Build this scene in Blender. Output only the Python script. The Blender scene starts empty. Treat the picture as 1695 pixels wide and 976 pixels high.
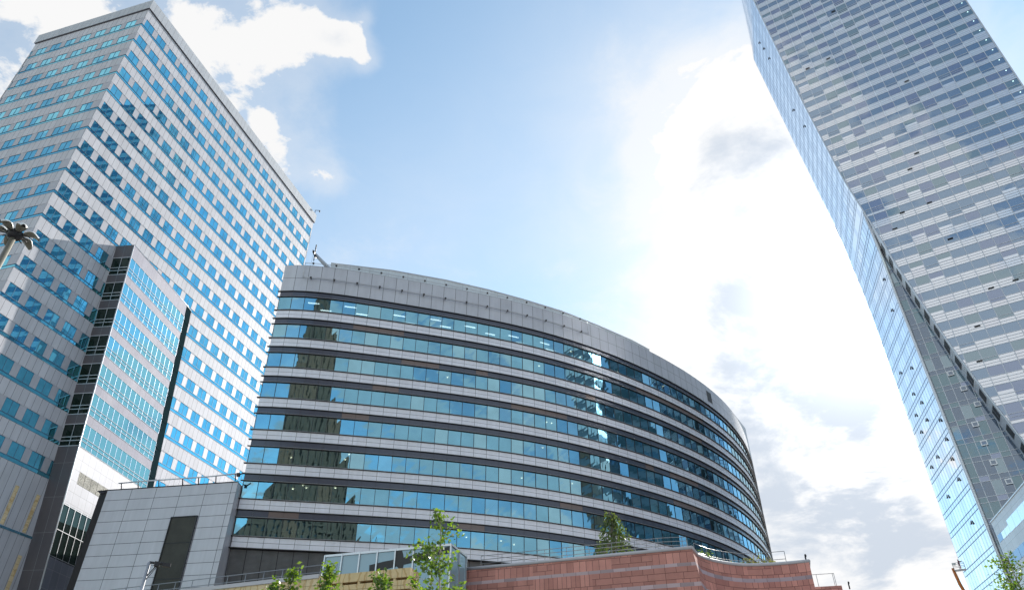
import bpy, math, random
import numpy as np
from math import sin, cos, tan, radians, pi, sqrt, atan2, hypot

random.seed(7)
SC = bpy.context.scene
COL = SC.collection

# ------------------------------------------------------------------ camera, sky, sun, exposure
ZC = 1.7                                   # eye height over the street
PITCH = radians(36.224)
FPX = 1182.75                              # focal length in photo pixels (photo is 1695 wide)
cam_d = bpy.data.cameras.new('camera'); cam = bpy.data.objects.new('camera', cam_d); COL.objects.link(cam)
cam.location = (0, 0, ZC); cam.rotation_euler = (pi / 2 + PITCH, 0, 0)
cam_d.sensor_fit = 'HORIZONTAL'; cam_d.sensor_width = 36.0; cam_d.lens = 36.0 * FPX / 1695.0
cam_d.clip_start = 0.1; cam_d.clip_end = 6000
SC.camera = cam
SUN_AZ, SUN_EL = radians(30.7), radians(31.8)

def ray(px, py):
    u = (px - 847.5) / FPX; v = (488 - py) / FPX
    c, s = cos(PITCH), sin(PITCH)
    return np.array([u, c - s * v, s + c * v])

def hz(px, py, z):                         # where the sight line through a photo point reaches height z over the eye
    d = ray(px, py); d = d * (z / d[2]); return (d[0], d[1])

SC.view_settings.view_transform = 'Standard'; SC.view_settings.look = 'None'
SC.view_settings.exposure = 1.15; SC.view_settings.gamma = 1.0
SC.render.engine = 'CYCLES'
SC.cycles.use_denoising = True
SC.cycles.max_bounces = 7; SC.cycles.glossy_bounces = 4; SC.cycles.transparent_max_bounces = 8
SC.cycles.sample_clamp_indirect = 6.0

class NT:
    """small node-tree helper"""
    def __init__(s, tree): s.t = tree; s.n = tree.nodes; s.l = tree.links
    def node(s, kind, **kw):
        n = s.n.new(kind)
        for k, v in kw.items(): setattr(n, k, v)
        return n
    def put(s, sock, v):
        if isinstance(v, bpy.types.NodeSocket): s.l.new(v, sock)
        elif isinstance(v, (tuple, list)) and sock.type == 'RGBA' and len(v) == 3: sock.default_value = (*v, 1)
        else: sock.default_value = v
    def m(s, op, a, b=None, c=None, clamp=False):
        n = s.node('ShaderNodeMath', operation=op); n.use_clamp = clamp
        s.put(n.inputs[0], a)
        if b is not None: s.put(n.inputs[1], b)
        if c is not None: s.put(n.inputs[2], c)
        return n.outputs[0]
    def vm(s, op, a, b=None):
        n = s.node('ShaderNodeVectorMath', operation=op); s.put(n.inputs[0], a)
        if b is not None: s.put(n.inputs[1], b)
        return n.outputs['Value'] if op in ('DOT_PRODUCT', 'LENGTH') else n.outputs[0]
    def mix(s, f, a, b):
        n = s.node('ShaderNodeMix', data_type='RGBA'); s.put(n.inputs[0], f); s.put(n.inputs[6], a); s.put(n.inputs[7], b)
        return n.outputs[2]
    def noise(s, vec, scale, detail=4.0, rough=0.55, dist=0.0):
        n = s.node('ShaderNodeTexNoise'); s.put(n.inputs['Vector'], vec)
        n.inputs['Scale'].default_value = scale; n.inputs['Detail'].default_value = detail
        n.inputs['Roughness'].default_value = rough; n.inputs['Distortion'].default_value = dist
        return n.outputs[0]
    def ramp(s, x, lo, hi):                # smooth step
        n = s.node('ShaderNodeMapRange', interpolation_type='SMOOTHSTEP'); s.put(n.inputs[0], x)
        n.inputs[1].default_value = lo; n.inputs[2].default_value = hi
        return n.outputs[0]

def make_sky():
    w = bpy.data.worlds.new('World'); SC.world = w; w.use_nodes = True
    t = NT(w.node_tree); t.n.clear()
    sky = t.node('ShaderNodeTexSky', sky_type='NISHITA')
    sky.sun_disc = False; sky.sun_elevation = SUN_EL; sky.sun_rotation = SUN_AZ
    sky.altitude = 100; sky.air_density = 1.0; sky.dust_density = 0.15; sky.ozone_density = 2.5
    d = t.vm('NORMALIZE', t.node('ShaderNodeTexCoord').outputs['Generated'])
    sx = t.node('ShaderNodeSeparateXYZ'); t.put(sx.inputs[0], d)
    up = t.m('MAXIMUM', sx.outputs[2], 0.0)
    # cloud layer coordinates: the direction meets a flat layer overhead
    inv = t.m('DIVIDE', 1.0, t.m('ADD', up, 0.16))
    lay = t.vm('SCALE', d); lay.node.inputs[3].default_value = 1.0; t.put(lay.node.inputs[3], inv)
    n1 = t.noise(lay, 2.9, 10.0, 0.60, 0.3)
    n2 = t.noise(lay, 0.8, 3.0, 0.5, 0.0)
    n3 = t.noise(lay, 7.0, 7.0, 0.65, 0.4)
    n4 = t.noise(t.vm('ADD', lay, (0.04, 0.07, 0.0)), 2.9, 6.0, 0.6, 0.3)
    # where the cloud banks stand (photo point, spread, amount)
    banks = [(310, 30, 150, .33), (90, 40, 170, .24), (420, 95, 55, .36), (490, 60, 60, .14), (555, 65, 24, .36), (600, 95, 26, .34), (545, 290, 26, .40), (470, 275, 30, .36),
             (560, 440, 26, .3), (520, 30, 40, .2), (480, 20, 50, .16), (590, 60, 16, .5), (605, 30, 10, .4), (610, 105, 16, .45), (545, 300, 20, .3), (437, 205, 14, .5), (560, 66, 14, .3), (1290, 250, 150, .52), (1190, 290, 70, .30), (1200, 200, 60, .2), (1350, 430, 160, .50), (1180, 540, 80, .36), (935, 430, 30, .34),
             (1400, 720, 160, .42), (1480, 900, 150, .25), (1300, 860, 120, .2), (600, 230, 230, -.30), (900, 180, 260, -.30), (820, 420, 170, -.16), (1050, 420, 90, -.16),
             (700, 90, 130, -.25), (1680, 60, 120, .25),
             ((-.95, -.25, .62), 0, 420, .24), ((.15, -.95, .12), 0, 330, .22), ((-.35, -.9, .30), 0, 200, .20), ((-.45, -.72, .54), 0, 260, .38), ((.15, -.74, .66), 0, 160, -.35), ((.6, -.75, .25), 0, 300, .26), ((.93, .33, .55), 0, 300, -.10), ((.63, .645, .435), 0, 75, .75)]  # out of view: some seen mirrored, others added to tune what the glass reflects
    bias = None
    heavy = None
    for (px, py, spread, amt) in banks + [(1400, 740, 70, 2.), (1490, 890, 60, 2.), (1330, 850, 36, 1.6), (1225, 500, 30, 1.0), (1270, 620, 40, 1.0), (1230, 700, 34, 1.)]:
        v = ray(px, py) if not isinstance(px, tuple) else np.array(px); v = v / np.linalg.norm(v)
        k = 1.0 / (0.5 * (spread / FPX) ** 2)
        e = t.m('MULTIPLY', t.m('EXPONENT', t.m('MULTIPLY', t.m('SUBTRACT', t.vm('DOT_PRODUCT', d, tuple(v)), 1.0), k * .5)), amt)
        if amt >= 1: heavy = e if heavy is None else t.m('ADD', heavy, e)
        else: bias = e if bias is None else t.m('ADD', bias, e)
    dens = t.m('ADD', t.m('MULTIPLY', t.m('SUBTRACT', n1, .5), 1.9), t.m('ADD', t.m('MULTIPLY', t.m('SUBTRACT', n2, .5), .8), t.m('MULTIPLY', t.m('SUBTRACT', n3, .5), .85)))
    dens = t.m('ADD', t.m('SUBTRACT', dens, .16), bias)
    cov = t.ramp(dens, 0.0, 0.17)
    thin = t.m('ADD', .10, t.m('MULTIPLY', t.ramp(dens, -.55, .15), 0.30))
    veil = None
    for (px, py, spread, amt) in ((980, 300, 190, .22), (1090, 430, 120, .22), (620, 420, 150, .22), (1180, 150, 150, .4), (1250, 640, 150, .4)):
        v = ray(px, py); v = v / np.linalg.norm(v); k = .5 / (0.5 * (spread / FPX) ** 2)
        e = t.m('MULTIPLY', t.m('EXPONENT', t.m('MULTIPLY', t.m('SUBTRACT', t.vm('DOT_PRODUCT', d, tuple(v)), 1.0), k)), amt)
        veil = e if veil is None else t.m('ADD', veil, e)
    thin = t.m('MINIMUM', t.m('ADD', thin, t.m('MULTIPLY', veil, t.m('ADD', .6, t.m('MULTIPLY', n3, .8)))), .85)
    cov = t.m('MAXIMUM', cov, thin)
    thick = t.ramp(t.m('ADD', t.m('ADD', dens, t.m('MULTIPLY', t.m('MULTIPLY', heavy, t.ramp(n4, .36, .62)), .60)), t.m('MULTIPLY', t.m('SUBTRACT', n4, n1), -2.0)), 0.50, 1.35)
    sv = (sin(SUN_AZ) * cos(SUN_EL), cos(SUN_AZ) * cos(SUN_EL), sin(SUN_EL))
    cs = t.vm('DOT_PRODUCT', d, sv)
    def lobe(k): return t.m('EXPONENT', t.m('MULTIPLY', t.m('SUBTRACT', cs, 1.0), k))
    # droplets scatter forward: cloud and haze glow towards the sun
    fwd = t.m('ADD', t.m('MULTIPLY', lobe(14.0), .5), t.m('ADD', t.m('MULTIPLY', lobe(90.0), 5.0), t.m('MULTIPLY', lobe(400.0), 40.0)))
    shade = t.mix(thick, (1.0, 1.0, 1.0), (0.67, 0.74, 0.84))
    lum = t.m('ADD', 3.95, t.m('MULTIPLY', fwd, t.m('SUBTRACT', 1.0, t.m('MULTIPLY', thick, 0.55))))
    cl = t.vm('SCALE', shade); t.put(cl.node.inputs[3], lum)
    air = t.node('ShaderNodeVectorMath', operation='SCALE'); air.inputs[0].default_value = (1.0, 1.0, 1.0)
    t.put(air.inputs[3], t.m('ADD', t.m('MULTIPLY', lobe(12.0), .30), t.m('MULTIPLY', lobe(90.0), 3.4)))
    base = t.vm('ADD', t.vm('MULTIPLY', sky.outputs[0], (1.0, 1.16, 1.02)), air.outputs[0])
    col = t.mix(cov, base, cl)
    bg = t.node('ShaderNodeBackground'); t.put(bg.inputs[0], col); bg.inputs[1].default_value = 0.108
    o = t.node('ShaderNodeOutputWorld'); t.l.new(bg.outputs[0], o.inputs[0])
make_sky()

sun_d = bpy.data.lights.new('sun', 'SUN'); sun_d.energy = 3.3; sun_d.angle = radians(0.53); sun_d.color = (1.0, 0.95, 0.88)
sun = bpy.data.objects.new('sun', sun_d); COL.objects.link(sun)
sun.rotation_euler = (pi / 2 - SUN_EL, 0, pi - SUN_AZ); sun.location = (0, 0, 300)

# ------------------------------------------------------------------ mesh and object helpers
class MB:
    def __init__(s): s.v = []; s.f = []; s.uv = []; s.mi = []; s.sm = []
    def quad(s, a, b, c, d, mi=0, uv=None, smooth=False):
        i = len(s.v); s.v += [tuple(a), tuple(b), tuple(c), tuple(d)]; s.f.append((i, i + 1, i + 2, i + 3))
        s.uv += list(uv) if uv else [(0, 0), (1, 0), (1, 1), (0, 1)]; s.mi.append(mi); s.sm.append(smooth)
    def poly(s, pts, mi=0, uv=None):
        i = len(s.v); s.v += [tuple(p) for p in pts]; s.f.append(tuple(range(i, i + len(pts))))
        s.uv += list(uv) if uv else [(p[0], p[1]) for p in pts]; s.mi.append(mi); s.sm.append(False)
    def frame_box(s, o, ax, ay, az, x0, x1, y0, y1, z0, z1, mi=0):
        """box in the frame (o; ax, ay, az); uv in metres"""
        o, ax, ay, az = (np.asarray(q, float) for q in (o, ax, ay, az))
        P = lambda x, y, z: tuple(o + ax * x + ay * y + az * z)
        q = s.quad
        q(P(x0, y0, z0), P(x1, y0, z0), P(x1, y0, z1), P(x0, y0, z1), mi, [(x0, z0), (x1, z0), (x1, z1), (x0, z1)])
        q(P(x1, y1, z0), P(x0, y1, z0), P(x0, y1, z1), P(x1, y1, z1), mi, [(x1, z0), (x0, z0), (x0, z1), (x1, z1)])
        q(P(x1, y0, z0), P(x1, y1, z0), P(x1, y1, z1), P(x1, y0, z1), mi, [(y0, z0), (y1, z0), (y1, z1), (y0, z1)])
        q(P(x0, y1, z0), P(x0, y0, z0), P(x0, y0, z1), P(x0, y1, z1), mi, [(y1, z0), (y0, z0), (y0, z1), (y1, z1)])
        q(P(x0, y0, z1), P(x1, y0, z1), P(x1, y1, z1), P(x0, y1, z1), mi, [(x0, y0), (x1, y0), (x1, y1), (x0, y1)])
        q(P(x0, y1, z0), P(x1, y1, z0), P(x1, y0, z0), P(x0, y0, z0), mi, [(x0, y1), (x1, y1), (x1, y0), (x0, y0)])
    def box(s, c, d, mi=0):
        s.frame_box(c, (1, 0, 0), (0, 1, 0), (0, 0, 1), -d[0] / 2, d[0] / 2, -d[1] / 2, d[1] / 2, -d[2] / 2, d[2] / 2, mi)
    def tube(s, pts, rad, n=8, mi=0, cap=True):
        pts = [np.asarray(p, float) for p in pts]
        if not hasattr(rad, '__len__'): rad = [rad] * len(pts)
        i0 = len(s.v); up = None
        for k, p in enumerate(pts):
            t = pts[min(k + 1, len(pts) - 1)] - pts[max(k - 1, 0)]; t = t / (np.linalg.norm(t) + 1e-9)
            if up is None: up = np.array([0, 0, 1.]) if abs(t[2]) < .9 else np.array([1., 0, 0])
            a = np.cross(t, up); a /= np.linalg.norm(a) + 1e-9; b = np.cross(a, t); up = b
            for j in range(n):
                an = 2 * pi * j / n; s.v.append(tuple(p + (a * cos(an) + b * sin(an)) * rad[k]))
        for k in range(len(pts) - 1):
            for j in range(n):
                j2 = (j + 1) % n
                s.f.append((i0 + k * n + j, i0 + k * n + j2, i0 + (k + 1) * n + j2, i0 + (k + 1) * n + j))
                s.uv += [(j / n, k), ((j + 1) / n, k), ((j + 1) / n, k + 1), (j / n, k + 1)]; s.mi.append(mi); s.sm.append(True)
        if cap:
            for k, rev in ((0, True), (len(pts) - 1, False)):
                f = [i0 + k * n + j for j in range(n)]
                s.f.append(tuple(f if rev else f[::-1])[::-1]); s.uv += [(0, 0)] * n; s.mi.append(mi); s.sm.append(False)
    def lathe(s, o, prof, n=20, mi=0, sx=1, sy=1):
        i0 = len(s.v)
        for (r, z) in prof:
            for j in range(n): s.v.append((o[0] + r * sx * cos(2 * pi * j / n), o[1] + r * sy * sin(2 * pi * j / n), o[2] + z))
        for k in range(len(prof) - 1):
            for j in range(n):
                j2 = (j + 1) % n; s.f.append((i0 + k * n + j, i0 + k * n + j2, i0 + (k + 1) * n + j2, i0 + (k + 1) * n + j))
                s.uv += [(0, 0)] * 4; s.mi.append(mi); s.sm.append(True)
    def mesh(s, name, mats, org=(0, 0, 0)):
        me = bpy.data.meshes.new(name)
        me.from_pydata([(x - org[0], y - org[1], z - org[2]) for x, y, z in s.v], [], s.f)
        for m_ in mats: me.materials.append(m_)
        u = me.uv_layers.new(name='UVMap')
        flat = np.array(s.uv, dtype=np.float32).ravel(); u.data.foreach_set('uv', flat)
        me.polygons.foreach_set('material_index', np.array(s.mi, dtype=np.int32))
        me.polygons.foreach_set('use_smooth', np.array(s.sm, dtype=bool))
        me.update(); return me
    def build(s, name, mats, parent=None, org=None):
        if not isinstance(mats, (list, tuple)): mats = [mats]
        base = (0, 0, 0)
        if parent is not None: base = BASE.get(parent.name, (0, 0, 0))
        o = bpy.data.objects.new(name, s.mesh(name, mats, org if org is not None else base)); COL.objects.link(o)
        if parent is not None:
            o.parent = parent
            BASE[o.name] = base
        elif org is not None:
            o.location = org; BASE[o.name] = tuple(org)
        return o
BASE = {}                                   # world position of each thing's base (its parts' meshes are stored relative to it)

def tag(o, label=None, cat=None, group=None, kind=None):
    if label: o['label'] = label
    if cat: o['category'] = cat
    if group: o['group'] = group
    if kind: o['kind'] = kind
    return o
def thing(name, loc, label, cat, group=None):
    o = bpy.data.objects.new(name, None); COL.objects.link(o); o.location = loc; o.empty_display_size = .5
    BASE[o.name] = tuple(loc); return tag(o, label, cat, group)

# ------------------------------------------------------------------ materials
def new_mat(name):
    m = bpy.data.materials.new(name); m.use_nodes = True; t = NT(m.node_tree); t.n.clear()
    out = t.node('ShaderNodeOutputMaterial'); return m, t, out
def principled(t, col, rough, metal=0.0, normal=None, spec=0.5):
    p = t.node('ShaderNodeBsdfPrincipled'); t.put(p.inputs['Base Color'], col); t.put(p.inputs['Roughness'], rough)
    t.put(p.inputs['Metallic'], metal); p.inputs['Specular IOR Level'].default_value = spec
    if normal is not None: t.l.new(normal, p.inputs['Normal'])
    return p
def plain(name, col, rough=0.5, metal=0.0, var=0.12, scale=3.0, spec=.5):
    m, t, out = new_mat(name)
    tc = t.node('ShaderNodeTexCoord').outputs['Object']
    f = t.m('MULTIPLY', t.m('SUBTRACT', t.noise(tc, scale, 5), .5), 2 * var)
    c = t.vm('SCALE', tuple(col)); t.put(c.node.inputs[3], t.m('ADD', f, 1.0))
    t.l.new(principled(t, c, rough, metal, spec=spec).outputs[0], out.inputs[0]); return m
def panels(name, col, pw, ph, joint=.02, jcol=(.05, .05, .055), rough=.42, metal=.35, var=.05, ou=0., ov=0., horiz=True, vert=True, grime=.28, spec=.5):
    """cladding panels pw x ph metres, uv in metres, dark open joints, slight difference from panel to panel"""
    m, t, out = new_mat(name)
    uv = t.node('ShaderNodeUVMap').outputs[0]
    sp = t.node('ShaderNodeSeparateXYZ'); t.put(sp.inputs[0], uv)
    u = t.m('DIVIDE', t.m('ADD', sp.outputs[0], ou), pw); v = t.m('DIVIDE', t.m('ADD', sp.outputs[1], ov), ph)
    def line(x, size):
        f = t.m('FRACT', x); d = t.m('MULTIPLY', t.m('MINIMUM', f, t.m('SUBTRACT', 1.0, f)), size)
        return t.m('LESS_THAN', d, joint / 2)
    ln = line(u, pw) if vert else 0.0
    if horiz: ln = t.m('MAXIMUM', ln, line(v, ph))
    cell = t.node('ShaderNodeCombineXYZ'); t.put(cell.inputs[0], t.m('FLOOR', u)); t.put(cell.inputs[1], t.m('FLOOR', v))
    wn = t.node('ShaderNodeTexWhiteNoise'); t.put(wn.inputs[0], cell.outputs[0])
    oc = t.node('ShaderNodeTexCoord').outputs['Object']
    g = t.noise(oc, .35, 5, .6)
    st = t.node('ShaderNodeMapping'); t.put(st.inputs[0], oc); st.inputs['Scale'].default_value = (2.2, 2.2, .18)
    streak = t.noise(st.outputs[0], 1.0, 4, .6)
    k = t.m('ADD', 1.0, t.m('ADD', t.m('MULTIPLY', t.m('SUBTRACT', wn.outputs[0], .5), 2 * var), t.m('ADD', t.m('MULTIPLY', t.m('SUBTRACT', g, .5), grime), t.m('MULTIPLY', t.m('SUBTRACT', streak, .5), grime))))
    c = t.vm('SCALE', tuple(col)); t.put(c.node.inputs[3], k)
    c = t.mix(ln, c, jcol)
    r = t.m('ADD', rough, t.m('MULTIPLY', t.m('SUBTRACT', g, .5), .18))
    p = principled(t, c, r, metal, spec=spec)
    t.l.new(p.outputs[0], out.inputs[0]); return m
def glass(name, tint, f0=.35, base=(.01, .02, .025), clear=0.0, rough=.012, wave=.0015, var=.0, wscale=.35, white=.8, ior=1.5):
    """reflective glazing: a tinted mirror coat over a dark (or partly clear) body"""
    m, t, out = new_mat(name)
    oc = t.node('ShaderNodeNewGeometry').outputs['Position']
    nrm = None
    if wave:
        b = t.node('ShaderNodeBump'); b.inputs['Strength'].default_value = 1.0; b.inputs['Distance'].default_value = wave
        t.put(b.inputs['Height'], t.noise(oc, wscale * 2, 2)); nrm = b.outputs[0]
    fr = t.node('ShaderNodeFresnel'); fr.inputs[0].default_value = ior
    if nrm is not None: t.l.new(nrm, fr.inputs['Normal'])
    fac = t.m('ADD', f0, t.m('MULTIPLY', fr.outputs[0], 1 - f0), clamp=True)
    g = t.node('ShaderNodeBsdfGlossy'); g.inputs['Roughness'].default_value = rough
    base_t = tuple(tint)
    if var:
        base_t = t.vm('SCALE', tuple(tint)); t.put(base_t.node.inputs[3], t.m('ADD', 1.0, t.m('MULTIPLY', t.m('SUBTRACT', t.noise(oc, .55, 2, .7), .5), var * 2)))
    tc = t.mix(t.m('MULTIPLY', fr.outputs[0], white), base_t, (1, 1, 1))
    t.put(g.inputs[0], tc)
    if nrm is not None: t.l.new(nrm, g.inputs['Normal'])
    if clear > 0:
        bd = t.node('ShaderNodeMixShader'); bd.inputs[0].default_value = clear
        df = t.node('ShaderNodeBsdfDiffuse'); df.inputs[0].default_value = (*base, 1)
        tr = t.node('ShaderNodeBsdfTransparent'); tr.inputs[0].default_value = (tint[0] * .6 + .3, tint[1] * .6 + .3, tint[2] * .6 + .3, 1)
        t.l.new(df.outputs[0], bd.inputs[1]); t.l.new(tr.outputs[0], bd.inputs[2]); body = bd.outputs[0]
    else:
        df = t.node('ShaderNodeBsdfDiffuse'); df.inputs[0].default_value = (*base, 1); body = df.outputs[0]
    mx = t.node('ShaderNodeMixShader'); t.put(mx.inputs[0], fac); t.l.new(body, mx.inputs[1]); t.l.new(g.outputs[0], mx.inputs[2])
    t.l.new(mx.outputs[0], out.inputs[0]); return m
def emit(name, col, power):
    m, t, out = new_mat(name); e = t.node('ShaderNodeEmission'); e.inputs[0].default_value = (*col, 1); e.inputs[1].default_value = power
    t.l.new(e.outputs[0], out.inputs[0]); return m
def stone_blocks(name, cols, bw, bh, jw=.015, jcol=(.16, .07, .055), rough=.75, bump=.01, bands=None, bandcol=(.5, .36, .36), offset=.5, mixed=False, vein=0.0, veincol=(.35, .2, .07)):
    m, t, out = new_mat(name)
    uv = t.node('ShaderNodeUVMap').outputs[0]
    br = t.node('ShaderNodeTexBrick'); t.put(br.inputs['Vector'], uv)
    br.inputs['Scale'].default_value = 1.0; br.inputs['Brick Width'].default_value = bw; br.inputs['Row Height'].default_value = bh
    br.inputs['Mortar Size'].default_value = jw; br.inputs['Mortar Smooth'].default_value = .1; br.offset = offset
    br.squash = 1.6; br.squash_frequency = 2; br.offset_frequency = 2
    br.inputs['Color1'].default_value = (*cols[0], 1); br.inputs['Color2'].default_value = (*cols[1], 1); br.inputs['Mortar'].default_value = (*jcol, 1)
    blk = br.outputs[0]
    if mixed:
        b2 = t.node('ShaderNodeTexBrick'); t.put(b2.inputs['Vector'], uv); b2.inputs['Scale'].default_value = 1.0
        b2.inputs['Brick Width'].default_value = bw * .62; b2.inputs['Row Height'].default_value = bh * 2; b2.offset = .37; b2.squash = .7; b2.squash_frequency = 3
        b2.inputs['Mortar Size'].default_value = jw; b2.inputs['Color1'].default_value = (*cols[1], 1); b2.inputs['Color2'].default_value = tuple([min(1, c_ * 1.12) for c_ in cols[0]] + [1]); b2.inputs['Mortar'].default_value = (*jcol, 1)
        su = t.node('ShaderNodeSeparateXYZ'); t.put(su.inputs[0], uv); cc_ = t.node('ShaderNodeCombineXYZ')
        t.put(cc_.inputs[0], t.m('FLOOR', t.m('DIVIDE', su.outputs[0], bw * 1.9))); t.put(cc_.inputs[1], t.m('FLOOR', t.m('DIVIDE', su.outputs[1], bh * 2)))
        wn_ = t.node('ShaderNodeTexWhiteNoise'); t.put(wn_.inputs[0], cc_.outputs[0])
        blk = t.mix(t.m('GREATER_THAN', wn_.outputs[0], .5), blk, b2.outputs[0])
        tone = t.vm('SCALE', blk); t.put(tone.node.inputs[3], t.m('ADD', .86, t.m('MULTIPLY', wn_.outputs[0], .26))); blk = tone
    oc = t.node('ShaderNodeTexCoord').outputs['Object']
    g = t.noise(oc, 1.3, 6, .65); g2 = t.noise(oc, 24, 4, .6)
    k = t.m('ADD', .65, t.m('ADD', t.m('MULTIPLY', g, .50), t.m('MULTIPLY', g2, .24)))
    c = t.vm('SCALE', blk); t.put(c.node.inputs[3], k)
    if vein:
        wv = t.node('ShaderNodeTexWave'); t.put(wv.inputs[0], oc); wv.inputs['Scale'].default_value = .8; wv.inputs['Distortion'].default_value = 9; wv.inputs['Detail'].default_value = 3
        c = t.mix(t.m('MULTIPLY', t.ramp(wv.outputs['Fac'], .78, 1.0), vein), c, veincol)
    if bands:
        sp = t.node('ShaderNodeSeparateXYZ'); t.put(sp.inputs[0], uv)
        hit = None
        for (a, b_) in bands:
            h = t.m('MULTIPLY', t.m('GREATER_THAN', sp.outputs[1], a), t.m('LESS_THAN', sp.outputs[1], b_)); hit = h if hit is None else t.m('MAXIMUM', hit, h)
        f = t.m('FRACT', t.m('DIVIDE', sp.outputs[0], .8)); cell = t.m('FLOOR', t.m('DIVIDE', sp.outputs[0], .8))
        wn = t.node('ShaderNodeTexWhiteNoise', noise_dimensions='1D'); t.put(wn.inputs['W'], cell)
        bc = t.vm('SCALE', tuple(bandcol)); t.put(bc.node.inputs[3], t.m('ADD', .8, t.m('MULTIPLY', wn.outputs[0], .45)))
        bc = t.mix(t.m('LESS_THAN', f, .02), bc, jcol)
        c = t.mix(hit, c, bc)
    b = t.node('ShaderNodeBump'); b.inputs['Strength'].default_value = .6; b.inputs['Distance'].default_value = bump
    t.put(b.inputs['Height'], t.m('ADD', t.m('MULTIPLY', t.m('SUBTRACT', 1.0, br.outputs[1]), 1.0), t.m('MULTIPLY', g2, .3)))
    t.l.new(principled(t, c, rough, 0, b.outputs[0], .3).outputs[0], out.inputs[0]); return m
def louvre(name, col, pitch=.12, pw=1.6, rough=.5):
    m, t, out = new_mat(name)
    uv = t.node('ShaderNodeUVMap').outputs[0]; sp = t.node('ShaderNodeSeparateXYZ'); t.put(sp.inputs[0], uv)
    f = t.m('FRACT', t.m('DIVIDE', sp.outputs[1], pitch))
    fu = t.m('FRACT', t.m('DIVIDE', sp.outputs[0], pw)); ln = t.m('LESS_THAN', t.m('MULTIPLY', t.m('MINIMUM', fu, t.m('SUBTRACT', 1.0, fu)), pw), .03)
    oc = t.node('ShaderNodeTexCoord').outputs['Object']
    k = t.m('ADD', .55, t.m('MULTIPLY', t.m('MULTIPLY', f, t.noise(oc, .9, 4)), 1.3))
    c = t.vm('SCALE', tuple(col)); t.put(c.node.inputs[3], k); c = t.mix(ln, c, (.03, .03, .03))
    b = t.node('ShaderNodeBump'); b.inputs['Strength'].default_value = 1.0; b.inputs['Distance'].default_value = .05; t.put(b.inputs['Height'], f)
    t.l.new(principled(t, c, rough, .3, b.outputs[0]).outputs[0], out.inputs[0]); return m
def leaf_mat(name, c1, c2):
    m, t, out = new_mat(name)
    oi = t.node('ShaderNodeNewGeometry')
    r = oi.outputs['Random Per Island']
    c = t.mix(r, c1, c2)
    d = t.node('ShaderNodeBsdfDiffuse'); t.put(d.inputs[0], c)
    tr = t.node('ShaderNodeBsdfTranslucent'); cc = t.vm('SCALE', c); cc.node.inputs[3].default_value = 2.2; t.put(tr.inputs[0], t.vm('MULTIPLY', cc, (1.15, 1.1, .35)))
    g = t.node('ShaderNodeBsdfGlossy'); g.inputs['Roughness'].default_value = .35; g.inputs[0].default_value = (.6, .6, .6, 1)
    a = t.node('ShaderNodeMixShader'); a.inputs[0].default_value = .5; t.l.new(d.outputs[0], a.inputs[1]); t.l.new(tr.outputs[0], a.inputs[2])
    b = t.node('ShaderNodeMixShader'); b.inputs[0].default_value = .08; t.l.new(a.outputs[0], b.inputs[1]); t.l.new(g.outputs[0], b.inputs[2])
    t.l.new(b.outputs[0], out.inputs[0]); return m

M = {}
M['tower_pier'] = panels('tower_pier', (.39, .39, .43), 40., 40.0, .0, rough=.5, metal=.1, horiz=False, vert=False)  # darker than the panels: shading of the pier faces put into the colour
M['tower_panel'] = panels('tower_panel', (.48, .48, .52), 2.815 / 3, 40.0, .045, (.10, .10, .12), rough=.55, metal=.0, spec=.25, var=.06, ou=.05, horiz=False)
M['tower_coping'] = panels('tower_coping', (.42, .44, .48), 2.815 / 3, 40.0, .03, (.14, .14, .16), rough=.6, metal=.0, spec=.25, var=.05, horiz=False)
M['tower_glass'] = glass('tower_glass', (.20, .76, 1.0), .64, (.003, .02, .025), rough=.01, wave=.0004, var=.35)
M['tower_strip'] = glass('tower_strip', (.25, .62, .85), .62, (.01, .03, .04), rough=.02)
M['window_blue'] = plain('window_blue', (.10, .18, .26), .4, .4)
M['dark_metal'] = plain('dark_metal', (.035, .035, .04), .45, .5)
M['brown_metal'] = plain('brown_metal', (.035, .031, .032), .5, .3)
M['light_metal'] = plain('light_metal', (.62, .63, .66), .35, .6, .06)
M['grey_metal'] = plain('grey_metal', (.30, .31, .33), .4, .6, .08)
M['annex_glass'] = glass('annex_glass', (.20, .64, .84), .66, (.02, .05, .06), rough=.008, wave=.003, wscale=.5)
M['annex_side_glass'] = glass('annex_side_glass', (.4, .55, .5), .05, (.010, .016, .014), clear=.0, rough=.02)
M['fin_dark'] = plain('fin_dark', (.012, .024, .028), .9, 0, .2, spec=.0)
M['screen_panel'] = panels('screen_panel', (.60, .64, .68), 2.6, 40., .03, (.3, .3, .32), rough=.4, metal=.1, horiz=False)
M['annex_band'] = panels('annex_band', (.23, .23, .29), 1.235, 40., .03, (.12, .12, .14), rough=.6, metal=.0, spec=.15, horiz=False)
M['annex_white'] = panels('annex_white', (.42, .42, .46), 1.235, 1.25, .03, (.2, .2, .22), rough=.5, metal=.0, spec=.3)
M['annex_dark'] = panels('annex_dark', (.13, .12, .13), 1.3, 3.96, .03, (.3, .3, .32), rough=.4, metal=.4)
M['annex_lower'] = panels('annex_lower', (.16, .17, .21), 1.235, 2.0, .03, (.3, .31, .34), rough=.35, metal=.4)
M['drum_panel'] = panels('drum_panel', (.49, .49, .535), 2.96, 1.2, .05, (.07, .07, .08), rough=.45, metal=.25, var=.03, ou=.02, ov=-29.31 % 1.2)
M['parapet_panel'] = panels('parapet_panel', (.49, .495, .545), 1.6, 1.93, .045, (.04, .04, .045), rough=.42, metal=.25, var=.035, ov=0)
M['spandrel_panel'] = panels('spandrel_panel', (.72, .72, .79), 1.6, .545, .035, (.06, .06, .07), rough=.42, metal=.25, var=.03)
M['louvre'] = louvre('louvre', (.20, .20, .205))
M['louvre_green'] = louvre('louvre_green', (.115, .118, .105), .1, 5)
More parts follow.
